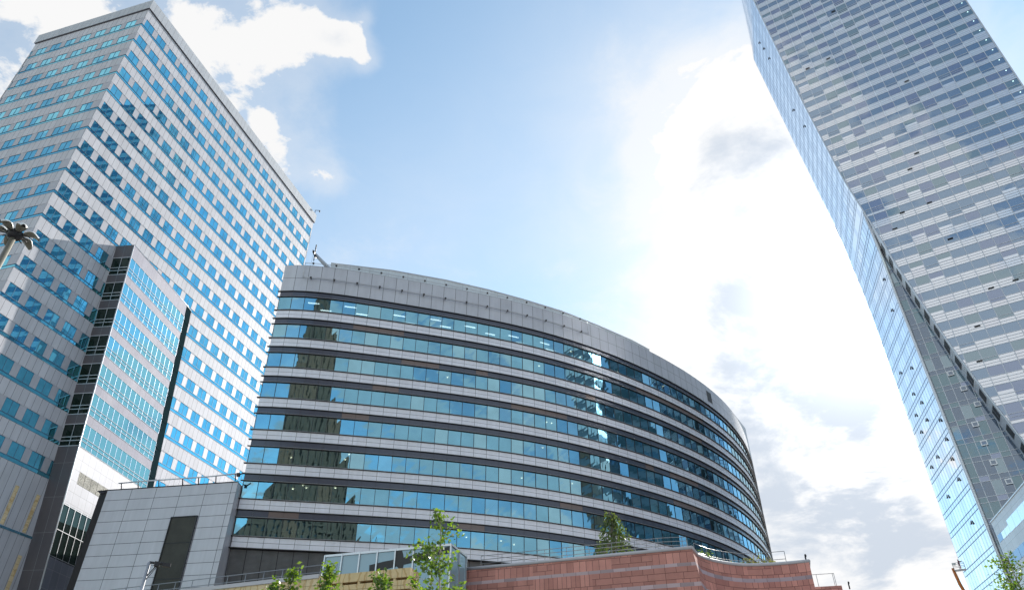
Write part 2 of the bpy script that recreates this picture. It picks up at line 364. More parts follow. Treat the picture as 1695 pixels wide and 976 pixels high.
M['louvre_annex'] = louvre('louvre_annex', (.42, .40, .36), .14, 1.235)
M['mid_glass'] = glass('mid_glass', (.27, .66, .90), .50, (.012, .03, .04), clear=.75, rough=.006, wave=.0012, var=.2, wscale=.45)
M['mid_glass_b'] = glass('mid_glass_b', (.36, .72, .90), .54, (.02, .05, .055), clear=.6, rough=.006, wave=.0012, var=.2, wscale=.45)
M['transom_blue'] = plain('transom_blue', (.075, .085, .12), .22, .2, .1)
M['transom_brown'] = plain('transom_brown', (.17, .13, .125), .25, .2, .1)
M['room_wall'] = plain('room_wall', (.30, .29, .27), .8)
M['room_ceiling'] = plain('room_ceiling', (.62, .62, .60), .8)
M['room_floor'] = plain('room_floor', (.10, .10, .11), .7)
M['blind'] = plain('blind', (.75, .76, .74), .7, 0, .04)
M['lamp_white'] = emit('lamp_white', (1.0, .93, .82), 2.0)
M['lamp_soft'] = emit('lamp_soft', (.7, 1.0, .95), 1.2)
M['lamp_warm'] = emit('lamp_warm', (1.0, .78, .48), 2.6)
M['sky_dark_glass'] = glass('sky_dark_glass', (.42, .57, .76), .46, (.09, .115, .15), rough=.02, wave=.002)
M['sky_dark_glass_b'] = glass('sky_dark_glass_b', (.44, .58, .67), .46, (.085, .12, .14), rough=.02, wave=.002)
M['sky_dark_glass_c'] = glass('sky_dark_glass_c', (.44, .54, .74), .46, (.095, .105, .15), rough=.02, wave=.002)
M['sky_light_glass'] = glass('sky_light_glass', (.88, .93, 1.0), .55, (.60, .63, .70), rough=.06, wave=.002)
M['sky_light_glass_b'] = glass('sky_light_glass_b', (.9, .93, 1.0), .52, (.55, .58, .66), rough=.05, wave=.002)
M['sky_teal_glass'] = glass('sky_teal_glass', (.36, .52, .60), .34, (.09, .13, .15), rough=.02, wave=.002)
M['sky_teal_glass_b'] = glass('sky_teal_glass_b', (.36, .46, .58), .34, (.085, .10, .14), rough=.02, wave=.002)
M['side_glass_light'] = glass('side_glass_light', (.92, .95, 1.0), .04, (.60, .60, .62), rough=.05, wave=0, ior=1.4)  # pale body: sky mirrored at a grazing angle is put into the colour
M['side_glass_grey'] = glass('side_glass_grey', (.7, .74, .8), .05, (.20, .20, .215), rough=.12, wave=0, white=.5, ior=1.4)
M['mullion'] = plain('mullion', (.55, .57, .62), .4, .5, .05)
M['mullion_blue'] = plain('mullion_blue', (.20, .24, .32), .4, .5, .05)
M['street_glass'] = glass('street_glass', (.45, .55, .55), .14, (.09, .115, .11), rough=.05)
M['white_panel'] = panels('white_panel', (.55, .56, .60), 2.6, 1.8, .03, (.2, .2, .22), rough=.4, metal=.3)
M['white_glass'] = glass('white_glass', (.95, .97, 1.0), .75, (.3, .3, .32), rough=.02)
M['red_stone'] = stone_blocks('red_stone', ((.54, .25, .205), (.45, .20, .165)), .68, .39, .012, (.13, .055, .045), bands=[(12.42, 12.62), (11.25, 11.48), (10.1, 10.33), (8.9, 9.13)], bandcol=(.46, .34, .35), mixed=True)
M['red_stone_prow'] = stone_blocks('red_stone_prow', ((.56, .255, .21), (.46, .20, .17)), .80, .40, .012, (.13, .055, .045), bands=[(12.36, 12.60), (11.2, 11.45), (10.05, 10.3), (8.9, 9.13)], bandcol=(.42, .32, .35), mixed=True)
M['coping_stone'] = plain('coping_stone', (.52, .50, .52), .6, 0, .08)
M['sandstone'] = stone_blocks('sandstone', ((.66, .51, .29), (.70, .56, .35)), 1.35, .62, .012, (.30, .22, .12), vein=.5, veincol=(.45, .26, .09))
M['sand_block'] = stone_blocks('sand_block', ((.66, .49, .26), (.69, .54, .31)), 1.35, 2.0, .012, (.30, .22, .12), vein=.6, veincol=(.42, .24, .08))
M['hall_glass'] = glass('hall_glass', (.55, .72, .80), .12, (.28, .38, .43), rough=.12, wave=.0)
M['black_panel'] = plain('black_panel', (.02, .018, .02), .5)
M['concrete'] = plain('concrete', (.35, .34, .33), .85, 0, .15)
M['asphalt'] = plain('asphalt', (.05, .05, .052), .9, 0, .2, 1.5)
M['paving'] = stone_blocks('paving', ((.30, .29, .28), (.26, .25, .24)), .6, .4, .008, (.12, .12, .12))
M['palace_stone'] = None
M['steel'] = plain('steel', (.55, .55, .57), .3, .8, .05)
M['rail_pale'] = plain('rail_pale', (.46, .47, .50), .6, 0, .05, spec=.2)
M['rail_steel'] = plain('rail_steel', (.30, .30, .31), .4, .5, .05)
M['lamp_shell'] = plain('lamp_shell', (.72, .72, .70), .4, .1, .05)
M['lamp_under'] = plain('lamp_under', (.20, .19, .15), .35, 0, .05)
M['pole_paint'] = plain('pole_paint', (.20, .19, .16), .5, .2)
M['orange_paint'] = plain('orange_paint', (.55, .17, .03), .45)
M['cloth_red'] = plain('cloth_red', (.14, .03, .05), .85)
M['skin'] = plain('skin', (.45, .28, .2), .6)
M['bark'] = plain('bark', (.20, .17, .13), .9, 0, .3, 9)
M['bark_pale'] = plain('bark_pale', (.42, .38, .31), .85, 0, .35, 9)
M['leaf_birch'] = leaf_mat('leaf_birch', (.045, .10, .015), (.11, .17, .03))
M['leaf_willow'] = leaf_mat('leaf_willow', (.03, .062, .02), (.065, .09, .025))
M['leaf_shrub'] = leaf_mat('leaf_shrub', (.06, .08, .03), (.13, .12, .05))

# ------------------------------------------------------------------ ground
g = MB(); g.quad((-1500, -1500, 0), (1500, -1500, 0), (1500, 1500, 0), (-1500, 1500, 0)); tag(g.build('ground', M['concrete']), kind='structure')
g = MB(); g.quad((-300, 6, .004), (300, 6, .004), (300, 17, .004), (-300, 17, .004)); tag(g.build('road', M['asphalt']), kind='structure')
g = MB(); g.frame_box((0, 0, 0), (1, 0, 0), (0, 1, 0), (0, 0, 1), -300, 300, -4, 6, 0, .13); 
for s_ in g.f[:0]: pass
g.uv = [(p[0], p[1]) for p in g.v]
tag(g.build('pavement', M['paving']), kind='structure')

UPV = np.array([0, 0, 1.])
# ------------------------------------------------------------------ office tower at left (punched windows)
AZ0, AL = radians(-41.652), radians(16.4223)
TC = np.array([88 * sin(AZ0), 88 * cos(AZ0), 0.])
dR = np.array([sin(AL), cos(AL), 0.]); nR = np.array([cos(AL), -sin(AL), 0.])
dL = np.array([-cos(AL), sin(AL), 0.]); nL = np.array([-sin(AL), -cos(AL), 0.])
TW_R, TW_L, FLH = 53.25, 22.65, 4.05
Z_TOP = 107.47 + ZC
LEDGE = [101.36 + ZC - FLH * k for k in range(18)]
def tower():
    root = thing('office_tower', tuple(TC), 'tall pale panelled office tower with rows of small blue paired windows', 'office tower')
    o = TC
    body = MB(); strip = MB(); 
    back_R, back_L = TW_R, TW_L
    def ring(mb, z0, z1, out, mi=0):
        # four walls of a rectangular storey band, pushed out by `out`
        c = [TC + nR * out + nL * out, TC + dR * TW_R + nR * out - nL * out, TC + dR * TW_R + dL * TW_L - nR * out - nL * out, TC + dL * TW_L - nR * out + nL * out]
        c = [TC + nR * out + nL * out, TC + dR * (TW_R + out) + nR * out, TC + dR * (TW_R + out) + dL * (TW_L + out), TC + dL * (TW_L + out) + nL * out]
        ln = [TW_R, TW_L, TW_R, TW_L]
        for k in range(4):
            a, b = c[k], c[(k + 1) % 4]; l = np.linalg.norm(b - a)
            mb.quad((a[0], a[1], z0), (b[0], b[1], z0), (b[0], b[1], z1), (a[0], a[1], z1), mi, [(0, z0), (l, z0), (l, z1), (0, z1)])
        mb.quad(*[(q[0], q[1], z1) for q in c], mi, [(0, 0)] * 4)
        mb.quad(*[(q[0], q[1], z0) for q in c[::-1]], mi, [(0, 0)] * 4)
    # coping with its shadow gap, then spandrels
    cop = MB(); ring(cop, 105.25 + ZC, Z_TOP, .22); cop.build('coping', M['tower_coping'], root)
    ring(body, LEDGE[0] + 1.70, 105.12 + ZC, 0.0)
    for k, z in enumerate(LEDGE[1:], 1): ring(body, z + 1.70, LEDGE[k - 1] - .45, 0.0)
    ring(body, 0.0, LEDGE[-1] - .45, 0.0)
    # piers between the windows
    RW = [(.42 + 2.815 * k, .42 + 2.815 * k + 1.88) for k in range(19)]
    LW = [(1.5 + 2.95 * k, min(1.5 + 2.95 * k + 1.95, TW_L)) for k in range(8)]
    def piers(wins, length, d, n):
        e = 0.0; out = []
        for a, b in wins: out.append((e, a)); e = b
        out.append((e, length)); return [(a, b) for a, b in out if b - a > .02]
    for z in LEDGE:
        for a, b in piers(RW, TW_R, dR, nR): body.frame_box(TC, dR, -nR, UPV, a + .004, b, .03, .45, z, z + 1.7, 1)
        for a, b in piers(LW, TW_L, dL, nL): body.frame_box(TC, dL, -nL, UPV, a + .004, b, .03, .45, z, z + 1.7, 1)
    # blind recesses behind glass and the two far walls
    inner = MB(); ring(inner, 0, 105.2 + ZC, -.45); inner.build('core_wall', M['dark_metal'], root)
    body.frame_box(TC + dR * TW_R, dL, -dR, UPV, 0, TW_L, -.01, .3, 20, 104)
    body.frame_box(TC + dL * TW_L, dR, -dL, UPV, 0, TW_R, -.01, .3, 0, 104)
    body.build('wall', [M['tower_panel'], M['tower_pier']], root)
    # glass strip and thin rail under every window row
    for z in LEDGE:
        s = MB(); ring(s, z - .44, z - .025, -.025, 0); ring(s, z - .025, z + .015, .03, 1); ring(s, z - .465, z - .44, .03, 1)
        s.build('glass_strip', [M['tower_glass'], M['window_blue']], root)
    # windows: frame, mullion, two panes set back in the opening
    def window_mesh(name, w, tilt=(0, 0)):
        m_ = MB(); h = 1.64; y = .05
        m_.frame_box((0, 0, 0), (1, 0, 0), (0, 1, 0), (0, 0, 1), 0, .03, y - .03, y + .05, 0, h, 1)
        m_.frame_box((0, 0, 0), (1, 0, 0), (0, 1, 0), (0, 0, 1), w - .03, w, y - .03, y + .05, 0, h, 1)
        m_.frame_box((0, 0, 0), (1, 0, 0), (0, 1, 0), (0, 0, 1), .03, w - .03, y - .03, y + .05, 0, .03, 1)
        m_.frame_box((0, 0, 0), (1, 0, 0), (0, 1, 0), (0, 0, 1), .03, w - .03, y - .03, y + .05, h - .03, h, 1)
        m_.frame_box((0, 0, 0), (1, 0, 0), (0, 1, 0), (0, 0, 1), w / 2 - .02, w / 2 + .02, y - .03, y + .05, .03, h - .03, 1)
        for a, b, k in ((.03, w / 2 - .02, 0), (w / 2 + .02, w - .03, 1)):
            j = .0007 if k else -.0005
            m_.quad((a, y - j, .03), (b, y + j, .03), (b, y + j * .3, h - .03), (a, y - j * .3, h - .03), 0)
        return m_
    aR = atan2(dR[1], dR[0]); aL = atan2(-dL[1], -dL[0])
    wm_R = window_mesh('window', 1.88); me_R = wm_R.mesh('window', [M['tower_glass'], M['window_blue']])
    wm_L = window_mesh('window', 1.95); me_L = wm_L.mesh('window', [M['tower_glass'], M['window_blue']])
    cands = []
    for z in LEDGE[:23]:
        for (a, b) in RW:
            p = TC + dR * a + UPV * (z + .04); cands.append((p, 'R', b - a))
        for (a, b) in LW:
            p = TC + dL * b + UPV * (z + .04); cands.append((p, 'L', b - a))
    def size(c):                            # how large it shows: near and facing
        q = c[0] - np.array([0, 0, ZC]); d = np.linalg.norm(q); n = nR if c[1] == 'R' else nL
        fx = q[1] * cos(PITCH) + q[2] * sin(PITCH); u = q[0] / fx * FPX + 847; v = 488 - (-q[1] * sin(PITCH) + q[2] * cos(PITCH)) / fx * FPX
        vis = (-10 < u < 520 and -10 < v < 800)
        if c[1] == 'R' and v > 420 and 80 < u < 330: vis = False
        if u > 400 and v > 430: vis = False
        return abs(np.dot(q, n)) / d ** 3 if vis else 0
    cands.sort(key=size, reverse=True)
    rest = MB()
    for k, (p, f, w) in enumerate(cands):
        ang = aR if f == 'R' else aL
        if k < 99 and (f == 'R' or abs(w - 1.95) < .01):
            ob = bpy.data.objects.new('window', me_R if f == 'R' else me_L); COL.objects.link(ob); ob.parent = root
            ob.location = tuple(p - TC); ob.rotation_euler = (random.gauss(0, .0004), 0, ang + random.gauss(0, .0005))
        else:
            src = wm_R if f == 'R' else (wm_L if abs(w - 1.95) < .01 else window_mesh('w', w))
            ca, sa = cos(ang), sin(ang); i = len(rest.v); js = random.gauss(0, .0005); jt = random.gauss(0, .0004)
            for (x, y, z) in src.v:
                y2 = y + js * (x - .9) + jt * (z - .75); rest.v.append((p[0] + ca * x - sa * y2, p[1] + sa * x + ca * y2, p[2] + z))
            for fc in src.f: rest.f.append(tuple(q + i for q in fc))
            rest.uv += src.uv; rest.mi += src.mi; rest.sm += src.sm
    tag(rest.build('window', [M['tower_glass'], M['window_blue']], root), kind='stuff')
    # tall stone-faced slits low on the right face
    for (t0, z0, z1) in ((11.4, 25.7, 30.0), (14.35, 25.7, 30.0), (15.05, 19.0, 23.4), (8.4, 25.7, 30.0), (12.1, 19.0, 23.4)):
        s = MB(); s.frame_box(TC, dR, -nR, UPV, t0, t0 + .5, -.02, .01, z0 + ZC, z1 + ZC); s.build('stone_slit', M['sandstone'], root)
    s = MB(); s.frame_box(TC, dR, -nR, UPV, 0, 17, -.05, .01, 25.35 + ZC, 25.6 + ZC); s.build('glass_strip', M['tower_strip'], root)
    # little davit on the far roof corner
    p = TC + dR * (TW_R - .3) + UPV * Z_TOP
    d = MB(); d.tube([p, p + UPV * 1.1, p + UPV * 1.25 + dR * .5 + nR * .8], .07, 6); d.tube([p + UPV * 1.25 + dR * .5 + nR * .8, p + UPV * .8 + dR * .5 + nR * .8], .12, 6)
    d.build('roof_davit', M['dark_metal'], root)
tower()

# ------------------------------------------------------------------ leaning glass block against the tower
def annex():
    ZT = 64.54 + ZC; LEAN = .117
    def W(t, off, z): p = TC + dR * (t + LEAN * (ZT - z)) + nR * off; return (p[0], p[1], z)
    T0, T1, OF0, OF1 = 11.75, 26.2, 2.59, .40
    T2, OF2 = 27.85, .02
    L = hypot(T1 - T0, OF0 - OF1)
    root = thing('glass_block', tuple(TC + dR * 16 + nR * 1.5), 'leaning block of bright sky blue glass against the pale tower', 'glass building')
    def F(s, z, out=0.0):                   # on the bright face, s metres from its front edge
        f = s / L; nx = (OF0 - OF1) / L; nn = (T1 - T0) / L
        return W(T0 + (T1 - T0) * f + out * nx, OF0 + (OF1 - OF0) * f + out * nn, z)
    def face_band(mb, z0, z1, mi, out=0.0, s0=0.0, s1=None):
        s1 = L if s1 is None else s1
        mb.quad(F(s0, z0, out), F(s1, z0, out), F(s1, z1, out), F(s0, z1, out), mi, [(s0, z0), (s1, z0), (s1, z1), (s0, z1)])
    cop = MB(); face_band(cop, 62.54 + ZC, ZT, 0, .02); cop.build('coping', M['annex_band'], root)
    zt = 62.54
    npan = 13; pw = L / npan
    for k in range(7):
        z1 = zt - 3.97 * k; z0 = z1 - 2.76
        rw = MB()
        for j in range(npan):
            for (a, b) in ((z0, z1 - 1.62), (z1 - 1.60, z1)):
                e = [random.gauss(0, .0022) for _ in range(3)]
                rw.quad(F(j * pw, a + ZC, e[0]), F((j + 1) * pw, a + ZC, e[1]), F((j + 1) * pw, b + ZC, e[1] + e[2]), F(j * pw, b + ZC, e[0] + e[2]), 0)
        win = rw.build('ribbon_window', M['annex_glass'], root)
        fr = MB()
        for j in range(npan + 1):
            s = min(max(j * pw, .02), L - .02)
            fr.quad(F(s - .022, z0 + ZC, .03), F(s + .022, z0 + ZC, .03), F(s + .022, z1 + ZC, .03), F(s - .022, z1 + ZC, .03), 1)
        for zz in (z1 - 1.62, z1 - 2.08):
            fr.quad(F(0, zz + ZC - .025, .07), F(L, zz + ZC - .025, .07), F(L, zz + ZC + .025, .07), F(0, zz + ZC + .025, .07), 0)
            fr.quad(F(0, zz + ZC - .025, .02), F(L, zz + ZC - .025, .02), F(L, zz + ZC - .025, .07), F(0, zz + ZC - .025, .07), 0)
        for zz in (z0, z1): fr.quad(F(0, zz + ZC - .02, .05), F(L, zz + ZC - .02, .05), F(L, zz + ZC + .02, .05), F(0, zz + ZC + .02, .05), 0)
        fr.build('window_frame', [M['rail_pale'], M['mullion_blue']], win)
        if k < 6:
            b_ = MB(); face_band(b_, z0 - 1.18 + ZC, z0 - .03 + ZC, 0, .01); b_.build('spandrel_band', M['annex_band'], root)
    # below the glass: pale panels, louvres, then shaded lower glazing
    low = MB(); face_band(low, 33.35 + ZC, 35.93 + ZC, 0, .01); face_band(low, 29.3 + ZC, 31.9 + ZC, 0, .01); face_band(low, 31.9 + ZC, 33.35 + ZC, 0, .01, 0, 1.3)
    low.build('lower_panel', M['annex_white'], root)
    lv = MB(); face_band(lv, 31.9 + ZC, 33.35 + ZC, 0, 0, 1.3, L); lv.build('louvre', M['louvre_annex'], root)
    dk = MB(); face_band(dk, 23.5 + ZC, 29.3 + ZC, 0, -.03); gw = dk.build('dark_window', M['annex_side_glass'], root)
    fr = MB()
    for j in range(14): s = min(max(j * pw, .03), L - .03); fr.quad(F(s - .04, 23.5 + ZC, .04), F(s + .04, 23.5 + ZC, .04), F(s + .04, 29.3 + ZC, .04), F(s - .04, 29.3 + ZC, .04))
    for zz in (23.6, 26.4, 29.2): fr.quad(F(0, zz - .04 + ZC, .05), F(L, zz - .04 + ZC, .05), F(L, zz + .04 + ZC, .05), F(0, zz + .04 + ZC, .05))
    fr.build('window_frame', M['grey_metal'], gw)
    bs = MB(); face_band(bs, 0, 23.5 + ZC, 0, 0); bs.build('base_panel', M['annex_lower'], root)
    # narrow shaded face towards the street, with its stack of windows
    def N(s, z, out=0.0): return W(T0 - .49 * (1 - s / 2.59) - out, s, z)
    def nband(mb, z0, z1, mi, out=0.0, s0=0., s1=2.59): mb.quad(N(s0, z0, out), N(s1, z0, out), N(s1, z1, out), N(s0, z1, out), mi, [(s0, z0), (s1, z0), (s1, z1), (s0, z1)])
    sb = MB(); nband(sb, 62.54 + ZC, ZT, 0, .0)
    for k in range(7):
        z1 = zt - 3.97 * k; z0 = z1 - 2.76
        w = MB(); nband(w, z0 + ZC, z1 + ZC, 0, -.06); win = w.build('window', M['annex_side_glass'], root)
        fr = MB()
        for s in (.03, 1.3, 2.56): nband(fr, z0 + ZC, z1 + ZC, 0, .01, s - .035, s + .035)
        for zz in (z0 + .03, z1 - 1.62, z1 - 2.08, z1 - .03): nband(fr, zz - .05 + ZC, zz + .05 + ZC, 0, .03)
        fr.build('window_frame', M['light_metal'], win)
        s2 = MB(); nband(s2, z0 - 1.21 + ZC if k < 6 else 0, z0 + ZC, 0, 0); s2.build('spandrel_panel', M['annex_dark'], root)
    sb.build('spandrel_panel', M['annex_dark'], root)
    # dark glazed return at the far end
    rt = MB()
    rt.quad(W(T1, OF1, 0), W(T2, OF2, 0), W(T2, OF2, ZT - .05), W(T1, OF1, ZT - .05), 0, [(0, 0), (.9, 0), (.9, 60), (0, 60)])
    ret = rt.build('dark_window', M['fin_dark'], root)
    fr = MB()
    for k in range(16):
        zz = 4 + 3.97 * k
        fr.quad(*[tuple(np.array(W(a, b, z_)) + nR * .04 ) for a, b, z_ in ((T1, OF1, zz), (T2, OF2, zz), (T2, OF2, zz + .15), (T1, OF1, zz + .15))])
    fr.build('window_frame', M['fin_dark'], ret)
    bd = MB(); bd.quad(W(T0, OF0, ZT), W(T1, OF1, ZT), W(T2, -.5, ZT), W(T0, -.5, ZT)); 
    bd.build('roof', M['grey_metal'], root)
    ed = MB()
    for z0_, z1_ in ((0., ZT),): ed.tube([np.array(W(T0 + .02, OF0 - .02, z0_)), np.array(W(T0 + .02, OF0 - .02, z1_))], .075, 6)
    ed.tube([np.array(W(T0, OF0, ZT)), np.array(W(T1, OF1, ZT)), np.array(W(T2, OF2, ZT))], .07, 6)
    ed.build('edge_trim', M['light_metal'], root)
annex()

# ------------------------------------------------------------------ curved office building
A_PTS = np.array([(-29.44, 73.3), (-27.78, 73.5), (-15.22, 75.95), (-7.7, 78.15), (0, 80.95), (6.8, 84.05), (13.1, 87.8), (18, 91.1), (24.1, 96.2), (29.3, 101.3), (34.3, 107.3), (38.4, 113.2), (42.3, 120.3), (45.6, 128.9), (47.5, 134.6)])
B_PTS = np.array([(-29.44, 75.42), (-24.6, 76.2), (-18.3, 77.25), (-10.6, 78.6), (-4.65, 80.1), (1.04, 82.0), (6.5, 84.35), (10.5, 86.4), (15.1, 88.9), (19.1, 91.35), (24.05, 95.3), (29.3, 100.2), (34.3, 106.4), (38.4, 112.6), (42.3, 119.9), (45.6, 128.7), (47.5, 134.6)])
PA = np.polyfit(A_PTS[:, 0] / 40, A_PTS[:, 1], 6); PB = np.polyfit(B_PTS[:, 0] / 40, B_PTS[:, 1], 6)
xs = np.linspace(-29.44, 47.0, 3000); ya = np.polyval(PA, xs / 40)
sl = np.concatenate([[0], np.cumsum(np.hypot(np.diff(xs), np.diff(ya)))])
U_TOT = sl[-1]; PITCHW = 1.6; NC = int(U_TOT / PITCHW)
def mid(u, z, o=0.0):                      # point on the curved front: u metres along, z over the eye, o outward
    x = np.interp(u, sl, xs) if u >= 0 else xs[0] + u
    h = .05
    y = lambda xx: np.polyval(PA, xx / 40) + (np.polyval(PB, xx / 40) - np.polyval(PA, xx / 40)) * (51.35 - z) / 23.4
    yy = y(x); s = (y(x + h) - y(x - h)) / (2 * h); l = hypot(1, s)
    return (x + o * s / l, yy - o / l, z + ZC)
def curved_building():
    root = thing('curved_office_building', (5, 88, 0), 'curved grey office building with eight ribbon window storeys', 'office building')
    US = [PITCHW * j for j in range(NC + 1)]
    def sweep(mb, prof, us=US, mi=0, uvz=True):
        for j in range(len(us) - 1):
            for k in range(len(prof) - 1):
                (o0, z0), (o1, z1) = prof[k], prof[k + 1]
                mb.quad(mid(us[j], z0, o0), mid(us[j + 1], z0, o0), mid(us[j + 1], z1, o1), mid(us[j], z1, o1), mi, [(us[j], z0), (us[j + 1], z0), (us[j + 1], z1), (us[j], z1)])
        for jj, rev in ((0, True), (len(us) - 1, False)):
            pts = [mid(us[jj], z, o) for o, z in prof]
            if len(pts) > 3: mb.poly(pts if not rev else pts[::-1], mi)
    SILL = [51.35 - 3.9 * k for k in range(8)]
    rnd = random.Random(3)
    for k, zs in enumerate(SILL):
        sp = MB(); lo = zs - 1.13
        # panel uv: v runs in rows of .545 from the bottom
        for j in range(NC):
            sp.quad(mid(US[j], lo, .10), mid(US[j + 1], lo, .10), mid(US[j + 1], zs - .04, .10), mid(US[j], zs - .04, .10), 0, [(US[j], 0), (US[j + 1], 0), (US[j + 1], 1.09), (US[j], 1.09)])
            sp.quad(mid(US[j], lo, -.1), mid(US[j + 1], lo, -.1), mid(US[j + 1], lo, .10), mid(US[j], lo, .10), 0)
        sp.poly([mid(0, lo, .1), mid(0, zs, .1), mid(0, zs, -3), mid(0, lo, -3)])
        sp.build('spandrel_band', M['spandrel_panel'], root)
        for zz, pr in ((zs, .26), (zs + 1.99, .17), (zs + 2.74, .22)):
            ld = MB(); sweep(ld, [(-.05, zz - .045), (pr, zz - .03), (pr, zz + .03), (-.05, zz + .045)], [-.32] + US[1:])
            ld.build('ledge', M['brown_metal'], root)
            tr = MB(); sweep(tr, [(pr - .02, zz + .037), (pr + .012, zz + .037), (pr + .012, zz - .0)], [-.3] + US[1:]); tr.build('ledge_trim', M['grey_metal'], root)
        # vision glass
        w = MB(); alt = 0
        for j in range(NC):
            e = [rnd.gauss(0, .0008) for _ in range(4)]
            zb, zt_ = zs + .05, zs + 1.93
            alt = 1 if rnd.random() < .30 else 0
            w.quad(mid(US[j], zb, e[0]), mid(US[j + 1], zb, e[1]), mid(US[j + 1], zt_, e[1] + e[2]), mid(US[j], zt_, e[0] + e[2]), alt)
        win = w.build('ribbon_window', [M['mid_glass'], M['mid_glass_b']], root)
        fr = MB()
        for j in range(NC + 1):
            u = US[j]
            fr.quad(mid(u - .028, zs + .05, .05), mid(u + .028, zs + .05, .05), mid(u + .028, zs + 1.93, .05), mid(u - .028, zs + 1.93, .05))
            for sg in (-.028, .028): fr.quad(mid(u + sg, zs + .05, .0), mid(u + sg, zs + .05, .05), mid(u + sg, zs + 1.93, .05), mid(u + sg, zs + 1.93, .0))
        for za, zb_ in ((zs + .045, zs + .10), (zs + 1.89, zs + 1.94)):
            for j in range(NC): fr.quad(mid(US[j], za, .045), mid(US[j + 1], za, .045), mid(US[j + 1], zb_, .045), mid(US[j], zb_, .045))
        fr.build('window_frame', M['dark_metal'], win)
        tb = MB(); c = 0
        for j in range(NC):
            c = (1 if rnd.random() < .05 else 0) if c == 0 else (1 if rnd.random() < .6 else 0)
            tb.quad(mid(US[j] + .015, zs + 2.04, .03), mid(US[j + 1] - .015, zs + 2.04, .03), mid(US[j + 1] - .015, zs + 2.70, .03), mid(US[j] + .015, zs + 2.70, .03), c)
            tb.quad(mid(US[j] - .015, zs + 2.04, .01), mid(US[j] + .015, zs + 2.04, .01), mid(US[j] + .015, zs + 2.70, .01), mid(US[j] - .015, zs + 2.70, .01), 2)
        tb.build('transom_band', [M['transom_blue'], M['transom_brown'], M['dark_metal']], root)
        # the storey behind the glass
        rm = MB(); D = -4.5
        for j in range(0, NC, 2):
            a, b = US[j], US[min(j + 2, NC)]
            rm.quad(mid(a, zs - .2, -.06), mid(b, zs - .2, -.06), mid(b, zs - .2, D), mid(a, zs - .2, D), 1)
            rm.quad(mid(a, zs + 2.05, -.06), mid(a, zs + 2.05, D), mid(b, zs + 2.05, D), mid(b, zs + 2.05, -.06), 0)
            rm.quad(mid(a, zs - .2, D), mid(b, zs - .2, D), mid(b, zs + 2.05, D), mid(a, zs + 2.05, D), 2)
            if j % 6 == 0: rm.quad(mid(a, zs - .2, -.3), mid(a, zs - .2, D), mid(a, zs + 2.05, D), mid(a, zs + 2.05, -.3), 2)
        rm.quad(mid(.02, zs - .2, -.06), mid(.02, zs - .2, D), mid(.02, zs + 2.05, D), mid(.02, zs + 2.05, -.06), 2)
        rm.build('storey_interior', [M['room_ceiling'], M['room_floor'], M['room_wall']], root)
        bl = MB(); nb = 0
        for j in range(NC):
            if rnd.random() < .13:
                f = rnd.choice((1.0, .55, .35, .7)); nb += 1
                bl.quad(mid(US[j] + .06, zs + 1.93 - 1.88 * f, -.14), mid(US[j + 1] - .06, zs + 1.93 - 1.88 * f, -.14), mid(US[j + 1] - .06, zs + 1.92, -.14), mid(US[j] + .06, zs + 1.92, -.14))
            if rnd.random() < .16:
                a = US[j] + rnd.uniform(.1, .8); h = rnd.uniform(.2, .6)
                bl.quad(mid(a, zs + .05, -.4), mid(a + rnd.uniform(.2, .6), zs + .05, -.4), mid(a + .4, zs + .05 + h, -.4), mid(a, zs + .05 + h, -.4))
        bl.build('blind', M['blind'], root)
    # ceiling lamps seen through the glass
    n = 0
    z = SILL[0] + 2.0
    for j, dd in [(2, 1.2), (3, 2.6), (5, 1.1), (6, 2.4), (7, 3.4), (9, 1.4), (10, 2.8), (12, 1.0), (13, 2.2), (14, 3.2), (15, 1.2), (17, 2.0), (18, 3.0), (19, 1.4), (20, 2.6), (22, 1.2), (23, 2.4)]:
        b = MB(); u = US[j] + .2
        b.quad(mid(u, z, -dd), mid(u + 1.5, z, -dd), mid(u + 1.5, z, -dd - .16), mid(u, z, -dd - .16)); b.build('ceiling_lamp', M['lamp_white'], root); n += 1
    rl = random.Random(11)
    for k, rng, cnt in [(0, (24, 38), 6), (5, (2, 9), 4), (6, (3, 9), 4), (6, (10, 14), 2), (7, (12, 20), 4), (1, (20, 26), 1), (3, (18, 24), 3), (4, (22, 25), 3), (2, (9, 14), 1), (5, (20, 26), 2), (0, (36, 42), 4)]:
        for _ in range(cnt):
            u = rl.uniform(rng[0], rng[1]) * PITCHW; dd = rl.uniform(.5, 3.2); z = SILL[k] + 2.0
            p = mid(u, z, -dd); b = MB(); b.lathe(p, [(.10, -.02), (.09, -.05), (.0, -.05)], 8); b.build('ceiling_lamp', M['lamp_warm'], root); n += 1
    # parapet band of large panels
    pb = MB(); z0, z1 = 54.13, 58.0
    for j in range(NC):
        pb.quad(mid(US[j], z0, .10), mid(US[j + 1], z0, .10), mid(US[j + 1], z1, .10), mid(US[j], z1, .10), 0, [(US[j], 0), (US[j + 1], 0), (US[j + 1], 3.86), (US[j], 3.86)])
        pb.quad(mid(US[j], z1, .10), mid(US[j + 1], z1, .10), mid(US[j + 1], z1, -.6), mid(US[j], z1, -.6), 0, [(US[j], .2), (US[j + 1], .2), (US[j + 1], .9), (US[j], .9)])
        pb.quad(mid(US[j], z0, -.10), mid(US[j + 1], z0, -.10), mid(US[j + 1], z0, .10), mid(US[j], z0, .10), 0)
    pb.poly([mid(0, z0, .1), mid(0, z1, .1), mid(0, z1, -3), mid(0, z0, -3)])
    pb.build('parapet', M['parapet_panel'], root)
